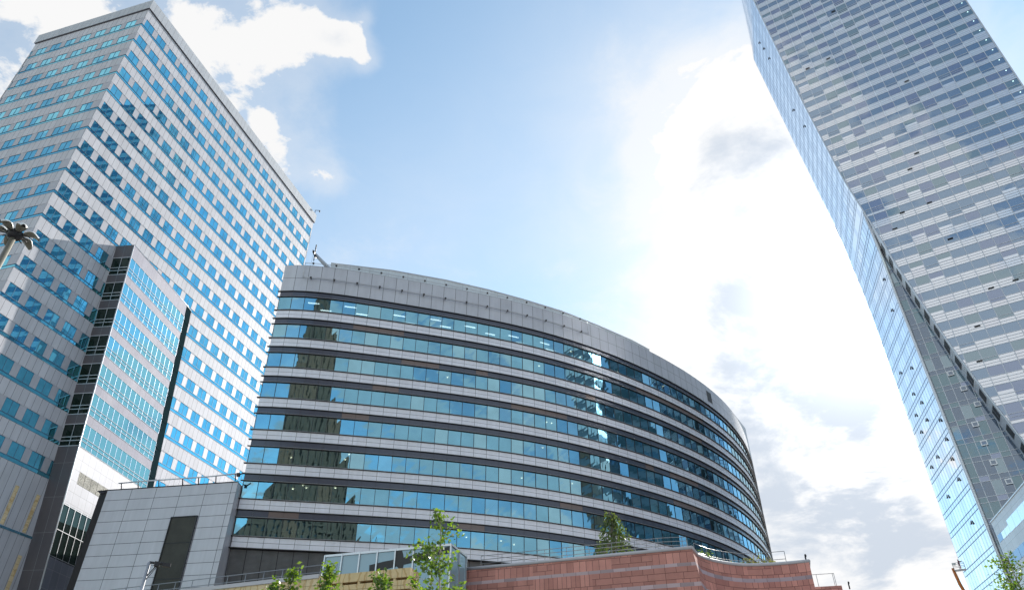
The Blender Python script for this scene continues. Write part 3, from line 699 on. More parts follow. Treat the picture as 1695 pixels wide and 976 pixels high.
    # the screen set back on the roof, and the plant box at the far end
    sc = MB(); pts = [hz(548, 436, 60.5), hz(650, 448.2, 60.5), hz(737.6, 463.9, 60.5), hz(807, 479.6, 60.5), hz(864.7, 495.3, 60.5), hz(929.2, 515, 60.5), hz(990, 539, 60.5), hz(1045, 563, 60.5), hz(1075, 579, 60.5)]
    acc = 0
    for a, b in zip(pts[:-1], pts[1:]):
        l = hypot(b[0] - a[0], b[1] - a[1])
        sc.quad((*a, 56.5 + ZC), (*b, 56.5 + ZC), (*b, 60.50 + ZC), (*a, 60.50 + ZC), 0, [(acc, 0), (acc + l, 0), (acc + l, 3.9), (acc, 3.9)])
        acc += l
        dx, dy = (b[1] - a[1]) / l, -(b[0] - a[0]) / l
        sc.quad((a[0] + dx * .12, a[1] + dy * .12, 60.50 + ZC), (b[0] + dx * .12, b[1] + dy * .12, 60.50 + ZC), (b[0] + dx * .12, b[1] + dy * .12, 60.56 + ZC), (a[0] + dx * .12, a[1] + dy * .12, 60.56 + ZC), 1)
        sc.quad((a[0] + dx * .12, a[1] + dy * .12, 60.56 + ZC), (b[0] + dx * .12, b[1] + dy * .12, 60.56 + ZC), (b[0] - dx * .3, b[1] - dy * .3, 60.56 + ZC), (a[0] - dx * .3, a[1] - dy * .3, 60.56 + ZC), 1)
    a = pts[0]; sc.quad((a[0], a[1] + 6, 56.5 + ZC), (*a, 56.5 + ZC), (*a, 60.5 + ZC), (a[0], a[1] + 6, 60.5 + ZC))
    sc.build('roof_screen', [M['screen_panel'], M['grey_metal']], root)
    px = MB(); q = hz(1213, 682, 61.5); r = hz(1222, 681, 61.5)
    px.frame_box((q[0], q[1], 0), (.52, .85, 0), (-.85, .52, 0), (0, 0, 1), 0, 8, 0, 6, 55 + ZC, 61.5 + ZC); px.build('plant_box', M['grey_metal'], root)
    # far end pier, end wall, roof, back
    e = mid(US[-1], 40, 0); e2 = mid(US[-1] - 1, 40, 0); dx, dy = e[0] - e2[0], e[1] - e2[1]; l = hypot(dx, dy); dx, dy = dx / l, dy / l
    pr = MB(); pr.frame_box((e[0], e[1], 0), (dx, dy, 0), (-dy, dx, 0), (0, 0, 1), .0, 2.6, -.35, 8, 0, 58 + ZC); pr.build('end_pier', M['white_panel'], root)
    bk = MB(); us2 = US[::4] + [US[-1]]
    for a, b in zip(us2[:-1], us2[1:]):
        bk.quad(mid(b, 57.2, -15), mid(a, 57.2, -15), mid(a, 57.2, -.3), mid(b, 57.2, -.3))
        bk.quad(mid(a, -ZC, -15), mid(b, -ZC, -15), mid(b, 57.2, -15), mid(a, 57.2, -15))
        bk.quad(mid(a, -ZC, -4.6), mid(b, -ZC, -4.6), mid(b, 22.5, -4.6), mid(a, 22.5, -4.6))
    bk.quad(mid(0, -ZC, -.1), mid(0, 57.9, -.1), mid(0, 57.9, -15), mid(0, -ZC, -15))
    bk.build('back_wall', M['white_panel'], root)
    # louvred plant storey under the lowest spandrel
    lv = MB(); zl = SILL[-1] - 1.2
    for j in range(NC): lv.quad(mid(US[j], 6, -.25), mid(US[j + 1], 6, -.25), mid(US[j + 1], zl, -.25), mid(US[j], zl, -.25), 0, [(US[j], 6), (US[j + 1], 6), (US[j + 1], zl), (US[j], zl)])
    lv.build('louvre', M['louvre'], root)
    ld = MB(); sweep(ld, [(-.2, zl - .06), (.3, zl - .04), (.3, zl + .04), (-.2, zl + .06)], [-.3] + US[1:]); ld.build('ledge', M['brown_metal'], root)
    # maintenance rails on brackets across the parapet
    def rail_run(z, o, name):
        r = MB(); r.tube([mid(u, z, o) for u in np.linspace(2.6, 42.5, 40)], .03, 5); r.tube([mid(u, z - .14, o) for u in np.linspace(2.6, 42.5, 40)], .022, 5)
        rr = r.build(name, M['steel'], root)
        for u in np.arange(3.6, 42.6, 2.9):
            b = MB(); p = mid(u, z, o); q_ = mid(u, z - .05, .08); b.tube([p, q_], .06, 6); b.box(tuple(np.array(p) + np.array([0, 0, -.05])), (.22, .22, .16)); b.build('bracket', M['brown_metal'], rr)
    rail_run(56.02, .42, 'maintenance_rail'); rail_run(58.25, .30, 'maintenance_rail')
    v = MB(); v.tube([mid(42.5, 56, .42), mid(42.5, 58.25, .32)], .03, 5); v.tube([mid(2.6, 56, .42), mid(2.6, 58.25, .32)], .03, 5); v.build('rail_upright', M['steel'], root)
    # open vent panel near the far end of the parapet
    j = NC - 20; vb = MB(); vb.quad(mid(US[j], 55.0, .13), mid(US[j + 1], 55.0, .13), mid(US[j + 1], 57.0, .13), mid(US[j], 57.0, .13)); vb.build('vent_panel', M['brown_metal'], root)
curved_building()

# window cleaning crane on its roof
def roof_crane():
    b = hz(548, 441, 59.5); base = np.array([b[0], b[1] + 2.0, 56.5 + ZC])
    root = thing('roof_crane', tuple(base), 'small grey window cleaning crane leaning over the roof edge', 'crane')
    p0 = np.array([*hz(545, 446, 59.3), 59.3 + ZC]); p1 = np.array([*hz(521, 421, 62.3), 62.3 + ZC])
    p1 = p0 + (np.array([*hz(521, 421, 62.0), 62.0 + ZC]) - p0)
    c = MB(); c.tube([base, base + UPV * 2.2], .35, 8); c.build('mast', M['grey_metal'], root)
    c = MB(); c.tube([base + UPV * 2.2, p0, p0 * .3 + p1 * .7, p1], [.26, .26, .17, .15], 6); c.tube([p0 + UPV * .45, p1 + UPV * .3], .05, 5); c.build('boom', M['grey_metal'], root)
    h = MB(); ax = (p1 - p0) / np.linalg.norm(p1 - p0); side = np.cross(ax, UPV); side /= np.linalg.norm(side)
    h.frame_box(p1, side, ax, UPV, -.5, .5, -.2, .3, -.2, .25); h.tube([p1, p1 + UPV * 1.6 - side * .1], .08, 6); h.tube([p1, p1 - UPV * 1.0 + side * .1], .07, 6)
    h.tube([p1 - side * .9, p1 + side * .9], .06, 5); h.build('crane_head', M['dark_metal'], root)
    w = MB()
    for s in (-.55, .1): w.tube([p1 + side * s - UPV * .2, p1 + side * s - UPV * 3.6], .012, 4)
    w.build('cable', M['dark_metal'], root)
roof_crane()

# ------------------------------------------------------------------ low panelled building between tower and curved front
def podium():
    P = [np.array([*hz(165, 812.3, 29.31), 0]), np.array([-44.7, 76.5, 0]), np.array([-40.3, 75.82, 0]), np.array([-35.93, 75.1, 0]), np.array([-33.02, 74.6, 0]), np.array([-29.5, 74.0, 0])]
    P[0] = P[1] + np.array([-1.3, .35, 0])
    root = thing('panelled_building', (-36, 76, 0), 'low grey panelled building with tall dark louvre beside the curved building', 'building')
    ZT = 29.31 + ZC
    acc = 0; w = MB()
    for k in range(1, len(P) - 1):
        a, b = P[k], P[k + 1]; l = (4.44, 4.44, 2.96, 3.55)[k - 1]
        w.quad((a[0], a[1], 0), (b[0], b[1], 0), (b[0], b[1], ZT), (a[0], a[1], ZT), 0, [(acc, -ZT + 29.31), (acc + l, -ZT + 29.31), (acc + l, 29.31), (acc, 29.31)]); acc += l
    q = [p for p in P]; w.poly([(p[0], p[1], ZT) for p in q] + [(-29.5, 92, ZT), (-47, 92, ZT)])
    w.quad((-29.55, 74.1, 0), (-29.55, 92, 0), (-29.55, 92, ZT), (-29.55, 74.1, ZT)); w.quad((-29.5, 92, 0), (-47, 92, 0), (-47, 92, ZT), (-29.5, 92, ZT)); w.quad((-47, 92, 0), (P[0][0], P[0][1] + .8, 0), (P[0][0], P[0][1] + .8, ZT), (-47, 92, ZT))
    w.build('wall', M['drum_panel'], root)
    d = MB(); a, b = P[0], P[1]; d.quad((a[0], a[1] + .6, 0), (b[0], b[1] + .15, 0), (b[0], b[1] + .15, ZT - .05), (a[0], a[1] + .6, ZT - .05)); d.build('dark_pier', M['brown_metal'], root)
    c = MB(); c.tube([(p[0], p[1], ZT) for p in P], .06, 5); c.build('coping', M['dark_metal'], root)
    # louvre one panel wide, three rows down
    a, b = P[3], P[4]; f = .0
    n = np.array([(b - a)[1], -(b - a)[0], 0]); n /= np.linalg.norm(n)
    lv = MB(); o = a + n * .05; e = b + n * .05; zl = ZT - 3.6
    lv.quad((o[0] - 0.15, o[1], 2), (e[0] - .15, e[1], 2), (e[0] - .15, e[1], zl), (o[0] - .15, o[1], zl), 0, [(0, 0), (2.95, 0), (2.95, zl), (0, zl)])
    lo = lv.build('louvre', M['louvre_green'], root)
    fr = MB(); dx = (e - o) / np.linalg.norm(e - o); l = np.linalg.norm(e - o); oo = o + np.array([-.15, 0, 0])
    for u in (0, l): fr.frame_box(oo, dx, -n, UPV, u - .05, u + .05, -.09, .02, 2, zl)
    fr.frame_box(oo, dx, -n, UPV, -.05, l + .05, -.10, .02, zl + .002, zl + .1)
    for zz in np.arange(3.1, zl - 1, 3.6): fr.frame_box(oo, dx, -n, UPV, .06, l - .06, -.05, .02, zz, zz + .07)
    fr.build('louvre_frame', M['dark_metal'], lo)
    # rail on stubs along the roof edge
    r = MB(); n1 = np.array([.1, -.6, 0]); pts = [P[1] + np.array([1.2, 0, 0]), P[2], P[3], P[4], P[5] + np.array([.1, -.3, 0])]
    r.tube([p + n1 + UPV * (ZT + .55) for p in pts], .07, 6); rr = r.build('maintenance_rail', M['light_metal'], root)
    for t in np.linspace(.1, 3.9, 7):
        k = min(int(t), 3); p = pts[k] + (pts[k + 1] - pts[k]) * (t - k)
        s = MB(); s.tube([p + n1 + UPV * (ZT + .55), p + UPV * (ZT + .02)], .06, 5); s.build('bracket', M['dark_metal'], rr)
    s = MB(); p = pts[-1] + n1 + UPV * (ZT + .4); s.box(tuple(p), (.3, .3, .35)); s.tube([p, p + np.array([.5, .3, .35])], .07, 6); s.build('rail_trolley', M['dark_metal'], rr)
podium()

# ------------------------------------------------------------------ skyscraper at right
EX = np.array([.8434, -.5373, 0.]); NX = np.array([-.5373, -.8434, 0.]); F0 = -NX * 142.4
def fp(t, w, z): p = F0 + EX * t + NX * w; return (p[0], p[1], z + ZC)
CZ = np.array([20, 35, 51.9, 61.9, 72.2, 94.6, 107.5, 121.4, 150.6, 200.4, 245]); CT = 142.4 * np.tan(np.radians(np.array([40.1, 38.9, 37.67, 36.76, 35.92, 34.48, 33.85, 33.08, 32.15, 30.97, 30.4]) - 32.5))
def crease(z): return float(np.interp(z, CZ, CT))
T_R = 40.65; SH = 3.78
E2 = np.array([82.1, 123.1, 0.]); E1 = np.array([85.8, 140.9, 0.])
BZ = np.array([0, 98, 124.4, 148.3, 180.5, 203.5, 206.0, 235, 250]); BA = np.array([31.36, 31.4, 31.12, 30.44, 29.54, 28.9, 29.1, 29.7, 30.0])
ZS = 110.0                                  # where the sail swells out over the slab
def side_front(z):
    p = fp(crease(z), 0, 0); f = min(max((z - 97.0) / 13.0, 0), 1); f = f * f * (3 - 2 * f)
    return E2 * (1 - f) + np.array([p[0], p[1], 0]) * f
def side_back(z):
    a = radians(float(np.interp(z, BZ, BA))); return np.array([165 * sin(a), 165 * cos(a), 0])
def skyscraper():
    root = thing('glass_skyscraper', (95, 118, 0), 'soaring glass skyscraper with a sail shaped edge and striped front', 'skyscraper')
    rnd = random.Random(5)
    ncol = 17; cw = 2.58
    ks = range(-20, 36)
    mul = MB()
    for k in ks:
        zt = 153.56 - SH * k; zb = zt - SH
        if zb < 12 or zt > 232: continue
        b = MB()
        t0b, t0t = crease(zb), crease(zt)
        for c in range(ncol + 3):
            r_ = T_R - cw * c; l_ = r_ - cw
            if r_ < min(t0b, t0t) + .02: break
            # light spandrel below, dark glass above; some cells all dark, some mostly light
            x = rnd.random()
            split = .50
            segs = [(0, .50, 'L'), (.50, 1, 'D')]
            if x < .17: segs = [(0, .33, 'L'), (.33, 1, 'D')]
            elif x < .21: segs = [(0, .17, 'L'), (.17, 1, 'D')]
            elif x < .31: segs = [(0, .68, 'L'), (.68, 1, 'D')]
            dk = rnd.choice((0, 0, 0, 1, 2)); lt = rnd.choice((3, 3, 3, 4))
            e = [rnd.gauss(0, .003) for _ in range(3)]
            for (f0, f1, kind) in segs:
                za, zc_ = zb + SH * f0, zb + SH * f1
                la = min(max(l_, t0b + (t0t - t0b) * f0), r_ - .005); lb = min(max(l_, t0b + (t0t - t0b) * f1), r_ - .005)
                mi = dk if kind == 'D' else lt
                b.quad(fp(la, e[0], za), fp(r_, e[1], za), fp(r_, e[1] + e[2], zc_), fp(lb, e[0] + e[2], zc_), mi)
        b.build('storey_band', [M['sky_dark_glass'], M['sky_dark_glass_b'], M['sky_dark_glass_c'], M['sky_light_glass'], M['sky_light_glass_b']], root)
        for f in (0.02, .17, .33, .5):
            z = zb + SH * f; a = t0b + (t0t - t0b) * f; h = .05 if f in (.02, .5) else .03
            mul.quad(fp(a, .06, z - h), fp(T_R, .06, z - h), fp(T_R, .06, z + h), fp(a, .06, z + h)); mul.quad(fp(a, .0, z - h), fp(T_R, .0, z - h), fp(T_R, .06, z - h), fp(a, .06, z - h))
    for c in range(1, 19):
        t = T_R - cw * c; zz = np.linspace(14, 230, 60)
        for a, b_ in zip(zz[:-1], zz[1:]):
            if t > crease((a + b_) / 2) + .05: mul.quad(fp(t - .06, .10, a), fp(t + .06, .10, a), fp(t + .06, .10, b_), fp(t - .06, .10, b_)); mul.quad(fp(t - .06, 0, a), fp(t - .06, .10, a), fp(t - .06, .10, b_), fp(t - .06, 0, b_)); mul.quad(fp(t + .06, .10, a), fp(t + .06, 0, a), fp(t + .06, 0, b_), fp(t + .06, .10, b_))
    mul.build('mullion_frame', M['mullion'], root)
    # return of the striped front along its curved edge, with dark windows
    rt = MB(); zz = np.arange(14, ZS + 4, SH / 2)
    DEP = 5.4
    for a, b_ in zip(zz[:-1], zz[1:]):
        ca, cb = crease(a), crease(b_)
        rt.quad(fp(ca - .55, -DEP, a), fp(ca, 0, a), fp(cb, 0, b_), fp(cb - .55, -DEP, b_), 0, [(0, a), (5.4, a), (5.4, b_), (0, b_)])
    rt.build('edge_wall', M['white_panel'], root)
    ed = MB(); ed.tube([fp(crease(z), .03, z) for z in np.linspace(14, 235, 70)], .16, 6); ed.tube([fp(T_R, .03, z) for z in (10, 230)], .16, 6); ed.build('edge_trim', M['mullion'], root)
    for k, z in enumerate(np.arange(46, 102, 3.78)):
        for (w0, w1) in ([(-4.4, -3.0), (-2.8, -1.2)] if k % 2 else [(-4.0, -1.4)]):
            q = MB(); dd = .035; f = lambda w, z_: fp(crease(z_) + .55 * (w / DEP) - dd, w, z_)
            q.quad(f(w0, z + .5), f(w1, z + .5), f(w1, z + 2.6), f(w0, z + 2.6)); q.build('side_window', M['brown_metal'], root)
    rs = MB(); rs.quad(fp(T_R, 0, 0), fp(T_R, -16, 0), fp(T_R, -16, 232), fp(T_R, 0, 232)); 
    for z0_ in range(0, 236, 8):
        b0, b1 = side_back(z0_), side_back(z0_ + 8); rs.quad(fp(T_R, -16, z0_), (b0[0], b0[1], z0_ + ZC), (b1[0], b1[1], z0_ + 8 + ZC), fp(T_R, -16, z0_ + 8))
    rs.build('far_wall', M['sky_dark_glass'], root)
    # underside where the sail swells out
    p, q = fp(crease(ZS), 0, ZS), fp(crease(ZS), -DEP, ZS)
    sf = MB(); sf.poly([fp(crease(20), 0, 14), fp(T_R, 0, 14), fp(T_R, -DEP, 14), fp(crease(20), -DEP, 14)]); sf.build('soffit', M['dark_metal'], root)
    # recessed teal front under the sail
    def tp(t, z, w=-5.5): return fp(t, w, z)
    tE = 3.1
    tg = None
    cwt = 1.55
    fr = MB()
    for k in range(0, 32):
        zb = 52.5 - .55 + 3.65 * (k - 15); zt = zb + 3.65
        if zb < -1.8 or zb > ZS: continue
        zt = min(zt, ZS + 3)
        b = MB()
        for c in range(26):
            a = tE + .02 + cwt * c; r = rnd.choice((0, 0, 1, 1, 2)); e = rnd.gauss(0, .003)
            b.quad(tp(a, zb + .95, -5.5 + e), tp(a + cwt, zb + .95, -5.5 - e), tp(a + cwt, zt, -5.5 - e), tp(a, zt, -5.5 + e), r)
            r = rnd.choice((1, 1, 3, 0)); b.quad(tp(a, zb), tp(a + cwt, zb), tp(a + cwt, zb + .95), tp(a, zb + .95), r)
        b.build('storey_band', [M['sky_teal_glass'], M['sky_teal_glass_b'], M['sky_dark_glass_b'], M['sky_dark_glass_c']], root)
        for z in (zb, zb + .95): fr.quad(tp(tE, z - .05, -5.44), tp(tE + 40, z - .05, -5.44), tp(tE + 40, z + .05, -5.44), tp(tE, z + .05, -5.44))
    for c in range(27): a = tE + cwt * c; fr.quad(tp(a - .05, 0, -5.42), tp(a + .05, 0, -5.42), tp(a + .05, ZS, -5.42), tp(a - .05, ZS, -5.42))
    fr.build('mullion_frame', M['mullion'], root)
    for (x, y) in ((1573.5, 618), (1595, 643), (1618, 668.5), (1614.5, 702), (1629, 733), (1644.5, 765), (1670, 796.5)):
        d = ray(x, y); P0 = F0 + NX * -5.5; d = d * (np.dot(P0, NX) / np.dot(d, NX)); t = float(np.dot(d - P0, EX)); z = d[2]
        v = MB()
        v.frame_box(np.array([*fp(t, -5.3, z)]), EX, -NX, UPV, -.55, .55, -.06, .06, -.5, .5, 0)
        v.frame_box(np.array([*fp(t, -5.23, z)]), EX, -NX, UPV, -.36, .36, -.03, .03, -.3, .3, 1)
        v.build('vent_window', [M['light_metal'], M['sky_teal_glass_b']], root)
    # narrow face at left: storey bands of pale and grey strips, leaning out higher up
    def sp(s, z, out=0.0):
        f, b = side_front(z), side_back(z); p = f + (b - f) * s; d = (b - f) / np.linalg.norm(b - f); n = np.array([-d[1], d[0], 0]); p = p + n * out
        return (p[0], p[1], z + ZC)
    fr = MB(); NS = 13
    levels = [52.5 - 1.0 + 3.65 * (k - 15) for k in range(0, 70)]
    pat = [rnd.random() for _ in range(NS)]
    for zb in levels:
        zt = zb + 3.65
        if zt < 0 or zb > 236: continue
        if zb < ZS < zt:
            zt2 = [(zb, ZS - .001), (ZS, zt)]
        else: zt2 = [(zb, zt)]
        for (z0, z1) in zt2:
            if z1 - z0 < .05: continue
            b = MB()
            for j in range(NS):
                a, c = j / NS, (j + 1) / NS
                v = .8 * pat[j] + .2 * rnd.random(); mi = 0 if v > .5 else 1
                e = rnd.gauss(0, .0008)
                zm = min(z0 + .9, z1)
                b.quad(sp(a, zm, e), sp(c, zm, -e), sp(c, z1, -e), sp(a, z1, e), mi); b.quad(sp(a, z0), sp(c, z0), sp(c, zm), sp(a, zm), 1)
            b.build('storey_band', [M['side_glass_light'], M['side_glass_grey']], root)
        for z in (zb, zb + .9):
            for j in range(4): fr.quad(sp(j / 4, z - .05, .05), sp(j / 4 + .25, z - .05, .05), sp(j / 4 + .25, z + .05, .05), sp(j / 4, z + .05, .05))
        for j in range(NS + 1):
            s = min(max(j / NS, .002), .998); w = .0022
            if zb < ZS < zt: continue
            fr.quad(sp(s - w, zb, .06), sp(s + w, zb, .06), sp(s + w, zt, .06), sp(s - w, zt, .06))
    fr.build('mullion_frame', M['mullion_blue'], root)
    ed = MB(); ed.tube([sp(0.0, z, .0) for z in np.linspace(0, ZS - .1, 12)], .34, 8); ed.build('edge_trim', M['light_metal'], root)
    # tilted-out vents on the narrow face
    for (s, z) in ((13.0, 78.8), (6.3, 76.2), (10.3, 72.2), (7.8, 68.9), (13.0, 68.6), (8.4, 65.3), (2.1, 62.2), (13.5, 65.0), (2.7, 58.5), (9.9, 58.0), (3.6, 54.9), (14.9, 57.9), (4.1, 51.1), (12.0, 50.7), (5.5, 43.5), (8, 160), (7.5, 184), (8, 190), (9, 195), (5, 90), (3, 97), (6, 150)):
        f = s / 18.2; v = MB(); q = [np.array(sp(f, z - .55, .10)), np.array(sp(f + .022, z - .55, .10)), np.array(sp(f + .022, z + .15, .10)), np.array(sp(f, z + .15, .10))]
        o = (np.array(sp(f, z - .55, .24)) - np.array(sp(f, z - .55, 0)))
        v.quad(q[0] + o, q[1] + o, q[2], q[3]); v.quad(q[0] + o, q[3], q[0], q[0]); v.quad(q[1] + o, q[1], q[2], q[1] + o); v.quad(q[0], q[1], q[1] + o, q[0] + o)
        v.build('vent_window', M['dark_metal'], root)
    # open vents on the striped front (dark slots)
    S_ = 6.0536
    for (x, y) in ((1215 + 995 / S_, 118 / S_), (1215 + 945 / S_, 592 / S_), (1215 + 738 / S_, 690 / S_), (1415 + 520 / S_, 818 / S_), (1300 + 1316 / S_, 160 + 568 / S_), (1300 + 1248 / S_, 160 + 728 / S_), (1360 + 1080 / S_, 320 + 96 / S_), (1360 + 808 / S_, 320 + 194 / S_), (1360 + 735 / S_, 320 + 357 / S_), (1360 + 1290 / S_, 320 + 456 / S_), (1415 + 1610 / S_, 450 + 82 / S_), (1415 + 1365 / S_, 450 + 162 / S_), (1415 + 1228 / S_, 450 + 543 / S_), (1415 + 1250 / S_, 450 + 893 / S_)):
        d = ray(x, y); d = d * (np.dot(F0, NX) / np.dot(d, NX)); t = float(np.dot(d - F0, EX)); z = d[2]
        v = MB(); o = np.array(fp(t, 0, z)); v.frame_box(o, EX, -NX, UPV, -.5, .5, -.28, -.02, -.07, .07, 0); v.build('vent_window', M['brown_metal'], root)
    # little lamps inside the right edge of the front
    for k in range(-4, 9):
        z = 153.56 - SH * k - .45
        v = MB(); o = np.array(fp(T_R - 1.0, .02, z)); v.frame_box(o, EX, -NX, UPV, -.10, .10, -.06, 0, -.07, .07); v.build('window_lamp', M['lamp_soft'], root)
skyscraper()

# panelled podium wing in front of the skyscraper
def wing():
    P0 = np.array([81.6, 121.1, 0]); D = np.array([-.24904, -.96849, 0]); N = np.array([-.96849, .24904, 0])
    root = thing('panelled_wing', tuple(P0), 'low pale panelled wing with bright ribbon window before the glass skyscraper', 'building')
    w = MB(); w.frame_box(P0, D, -N, UPV, 0, 60, 0, 14, 0, 40.68 + ZC); w.build('wall', M['white_panel'], root)
    g = MB()
    for (a, b, z0, z1) in ((2.55, 4.3, 37.12, 38.2), (4.3, 6.55, 37.1, 38.2), (6.55, 9.2, 37.05, 38.93), (9.2, 12.0, 37.0, 38.93), (12, 15, 37, 38.93), (15, 18, 37, 38.93)):
        g.frame_box(P0, D, -N, UPV, a + .03, b - .03, -.04, .02, z0 + ZC, z1 + ZC)
    g.build('ribbon_window', M['white_glass'], root)
    g = MB(); g.frame_box(P0, D, -N, UPV, .6, 2.5, -.04, .02, 37.15 + ZC, 38.3 + ZC); g.build('dark_window', M['sky_dark_glass'], root)
    for j in range(8): g = MB(); g.frame_box(P0, D, -N, UPV, 1.6 + 2.6 * j, 1.6 + 2.6 * j + 2.5, -.04, .02, 33.0 + ZC, 34.6 + ZC); g.build('dark_window', M['sky_dark_glass'], root)
    c = MB(); c.frame_box(P0, D, -N, UPV, -.1, 60, -.12, .3, 40.68 + ZC + .002, 40.86 + ZC); c.build('coping', M['light_metal'], root)
wing()

# ------------------------------------------------------------------ red stone building with its curved prow
ZR = 13.43
def railing(name, path, z, label, rows=(.55, 1.05), gap=1.5, mat='rail_steel', rad=.02):
    pts = [np.array([p[0], p[1], z]) for p in path]
    root = thing(name, tuple(pts[0]), label, 'railing')
    r = MB()
    for h in rows: r.tube([p + UPV * h for p in pts], rad, 6)
    r.build('handrail', M[mat], root)
    L = 0; nxt = 0.0
    for a, b in zip(pts[:-1], pts[1:]):
        l = np.linalg.norm(b - a); t = nxt
        while t <= l:
            p = a + (b - a) * (t / l); s = MB(); s.tube([p - UPV * .02, p + UPV * rows[-1]], rad * .95, 6); s.build('post', M[mat], root); t += gap
        nxt = t - l
    p = pts[-1]; s = MB(); s.tube([p - UPV * .02, p + UPV * rows[-1]], rad, 6); s.build('post', M[mat], root)
    return root
def red_building():
    root = thing('red_stone_building', (8, 50, 0), 'red stone building with pale bands and a curved prow', 'building')
    a = np.array([*hz(760, 943.2, ZR), 0]); c = np.array([*hz(1145, 906.3, ZR), 0])
    lean = np.array([.95, .12, 0]) * .15
    ZT = ZR + ZC
    top = [c] + [np.array([*hz(x, y, ZR), 0]) for x, y in ((1154.7, 918.5), (1166, 923.2), (1179.3, 927.6), (1194.4, 930.8), (1213.3, 933.6), (1232, 935.1), (1251, 935.1), (1270, 934.2), (1288.8, 933.2), (1307.7, 931.7), (1338.8, 928.3))]
    w = MB(); cb = c + lean * ZT
    L = np.linalg.norm(c - a)
    w.quad((a[0], a[1], 0), (cb[0], cb[1], 0), (c[0], c[1], ZT), (a[0], a[1], ZT), 0, [(0, -ZC), (L + 2, -ZC), (L, ZR), (0, ZR)])
    w.build('wall', M['red_stone'], root)
    w = MB(); acc = 0
    for k in range(len(top) - 1):
        p, q = top[k], top[k + 1]; l = np.linalg.norm(q - p); f0 = max(0, 1 - k / 4); f1 = max(0, 1 - (k + 1) / 4)
        pb, qb = p + lean * ZT * f0, q + lean * ZT * f1
        w.quad((pb[0], pb[1], 0), (qb[0], qb[1], 0), (q[0], q[1], ZT), (p[0], p[1], ZT), 0, [(acc, -ZC), (acc + l, -ZC), (acc + l, ZR), (acc, ZR)]); acc += l
    e = top[-1]; bk = e + np.array([3.0, 9.0, 0])
    w.quad((e[0], e[1], 0), (bk[0], bk[1], 0), (bk[0], bk[1], ZT), (e[0], e[1], ZT), 0, [(acc, -ZC), (acc + 9, -ZC), (acc + 9, ZR), (acc, ZR)])
    w.build('prow', M['red_stone_prow'], root)
    cp = MB()
    cp.tube([(a[0], a[1], ZT + .04), (c[0], c[1], ZT + .04)], .11, 6); cp.tube([(p[0], p[1], ZT + .04) for p in top] + [(bk[0], bk[1], ZT + .04)], .11, 6)
    cp.build('coping', M['coping_stone'], root)
    rf = MB(); rf.poly([(a[0], a[1], ZT - .1)] + [(p[0], p[1], ZT - .1) for p in top] + [(bk[0], bk[1], ZT - .1), (a[0] + 2, 66, ZT - .1)]); rf.build('roof', M['concrete'], root)
    # lower wing beyond the prow
    p, q = np.array([*hz(1330, 971.5, 14.5), 0]), np.array([*hz(1393, 968, 14.5), 0]); n = np.array([-(q - p)[1], (q - p)[0], 0]); n /= np.linalg.norm(n); l = np.linalg.norm(q - p)
    s = MB(); s.frame_box(p, (q - p) / l, n, UPV, 0, l, 0, 8, 0, 14.5 + ZC); s.build('lower_wing', M['red_stone_prow'], root)
    inn = lambda p, d: (p[0] - .02 * d, p[1] + d)
    railing('terrace_railing', [inn(a * .9 + c * .1, .7), inn(a * .1 + c * .9, .7), inn(c, 1.0) , inn(c + np.array([.4, 2.0, 0]), .6)], ZT - .05, 'steel railing along straight red stone wall top', rows=(.55, .8, 1.05))
    railing('terrace_railing', [inn(p, .55) for p in top[1:-1]], ZT - .05, 'steel railing following curved red prow', rows=(.5, 1.0))
    railing('terrace_railing', [(p[0] + n[0] * .4, p[1] + n[1] * .4), (q[0] + n[0] * .4 - .3, q[1] + n[1] * .4)], 14.5 + ZC, 'thin railing on lower wing beyond the red prow', rows=(1.0,), gap=1.2)
    for pt, z, lb in ((top[-1] + np.array([-.12, .1, 0]), ZT + .12, 'tiny dark lamp at the tip of the red prow coping'), (q + np.array([-.1, .3, 0]) + np.array([.8, 0, 0]), 14.5 + ZC, 'tiny dark lamp beyond the lower wing railing')):
        f = MB(); f.tube([pt + UPV * (z - .2), pt + UPV * (z + .22)], .05, 6); f.lathe((pt[0] + .03, pt[1], z + .18), [(.0, 0), (.06, .03), (.075, .1), (.05, .18), (0, .2)], 8)
        o = f.build('roof_lamp', M['dark_metal'], None, (pt[0], pt[1], z - .2)); tag(o, lb, 'lamp')
red_building()

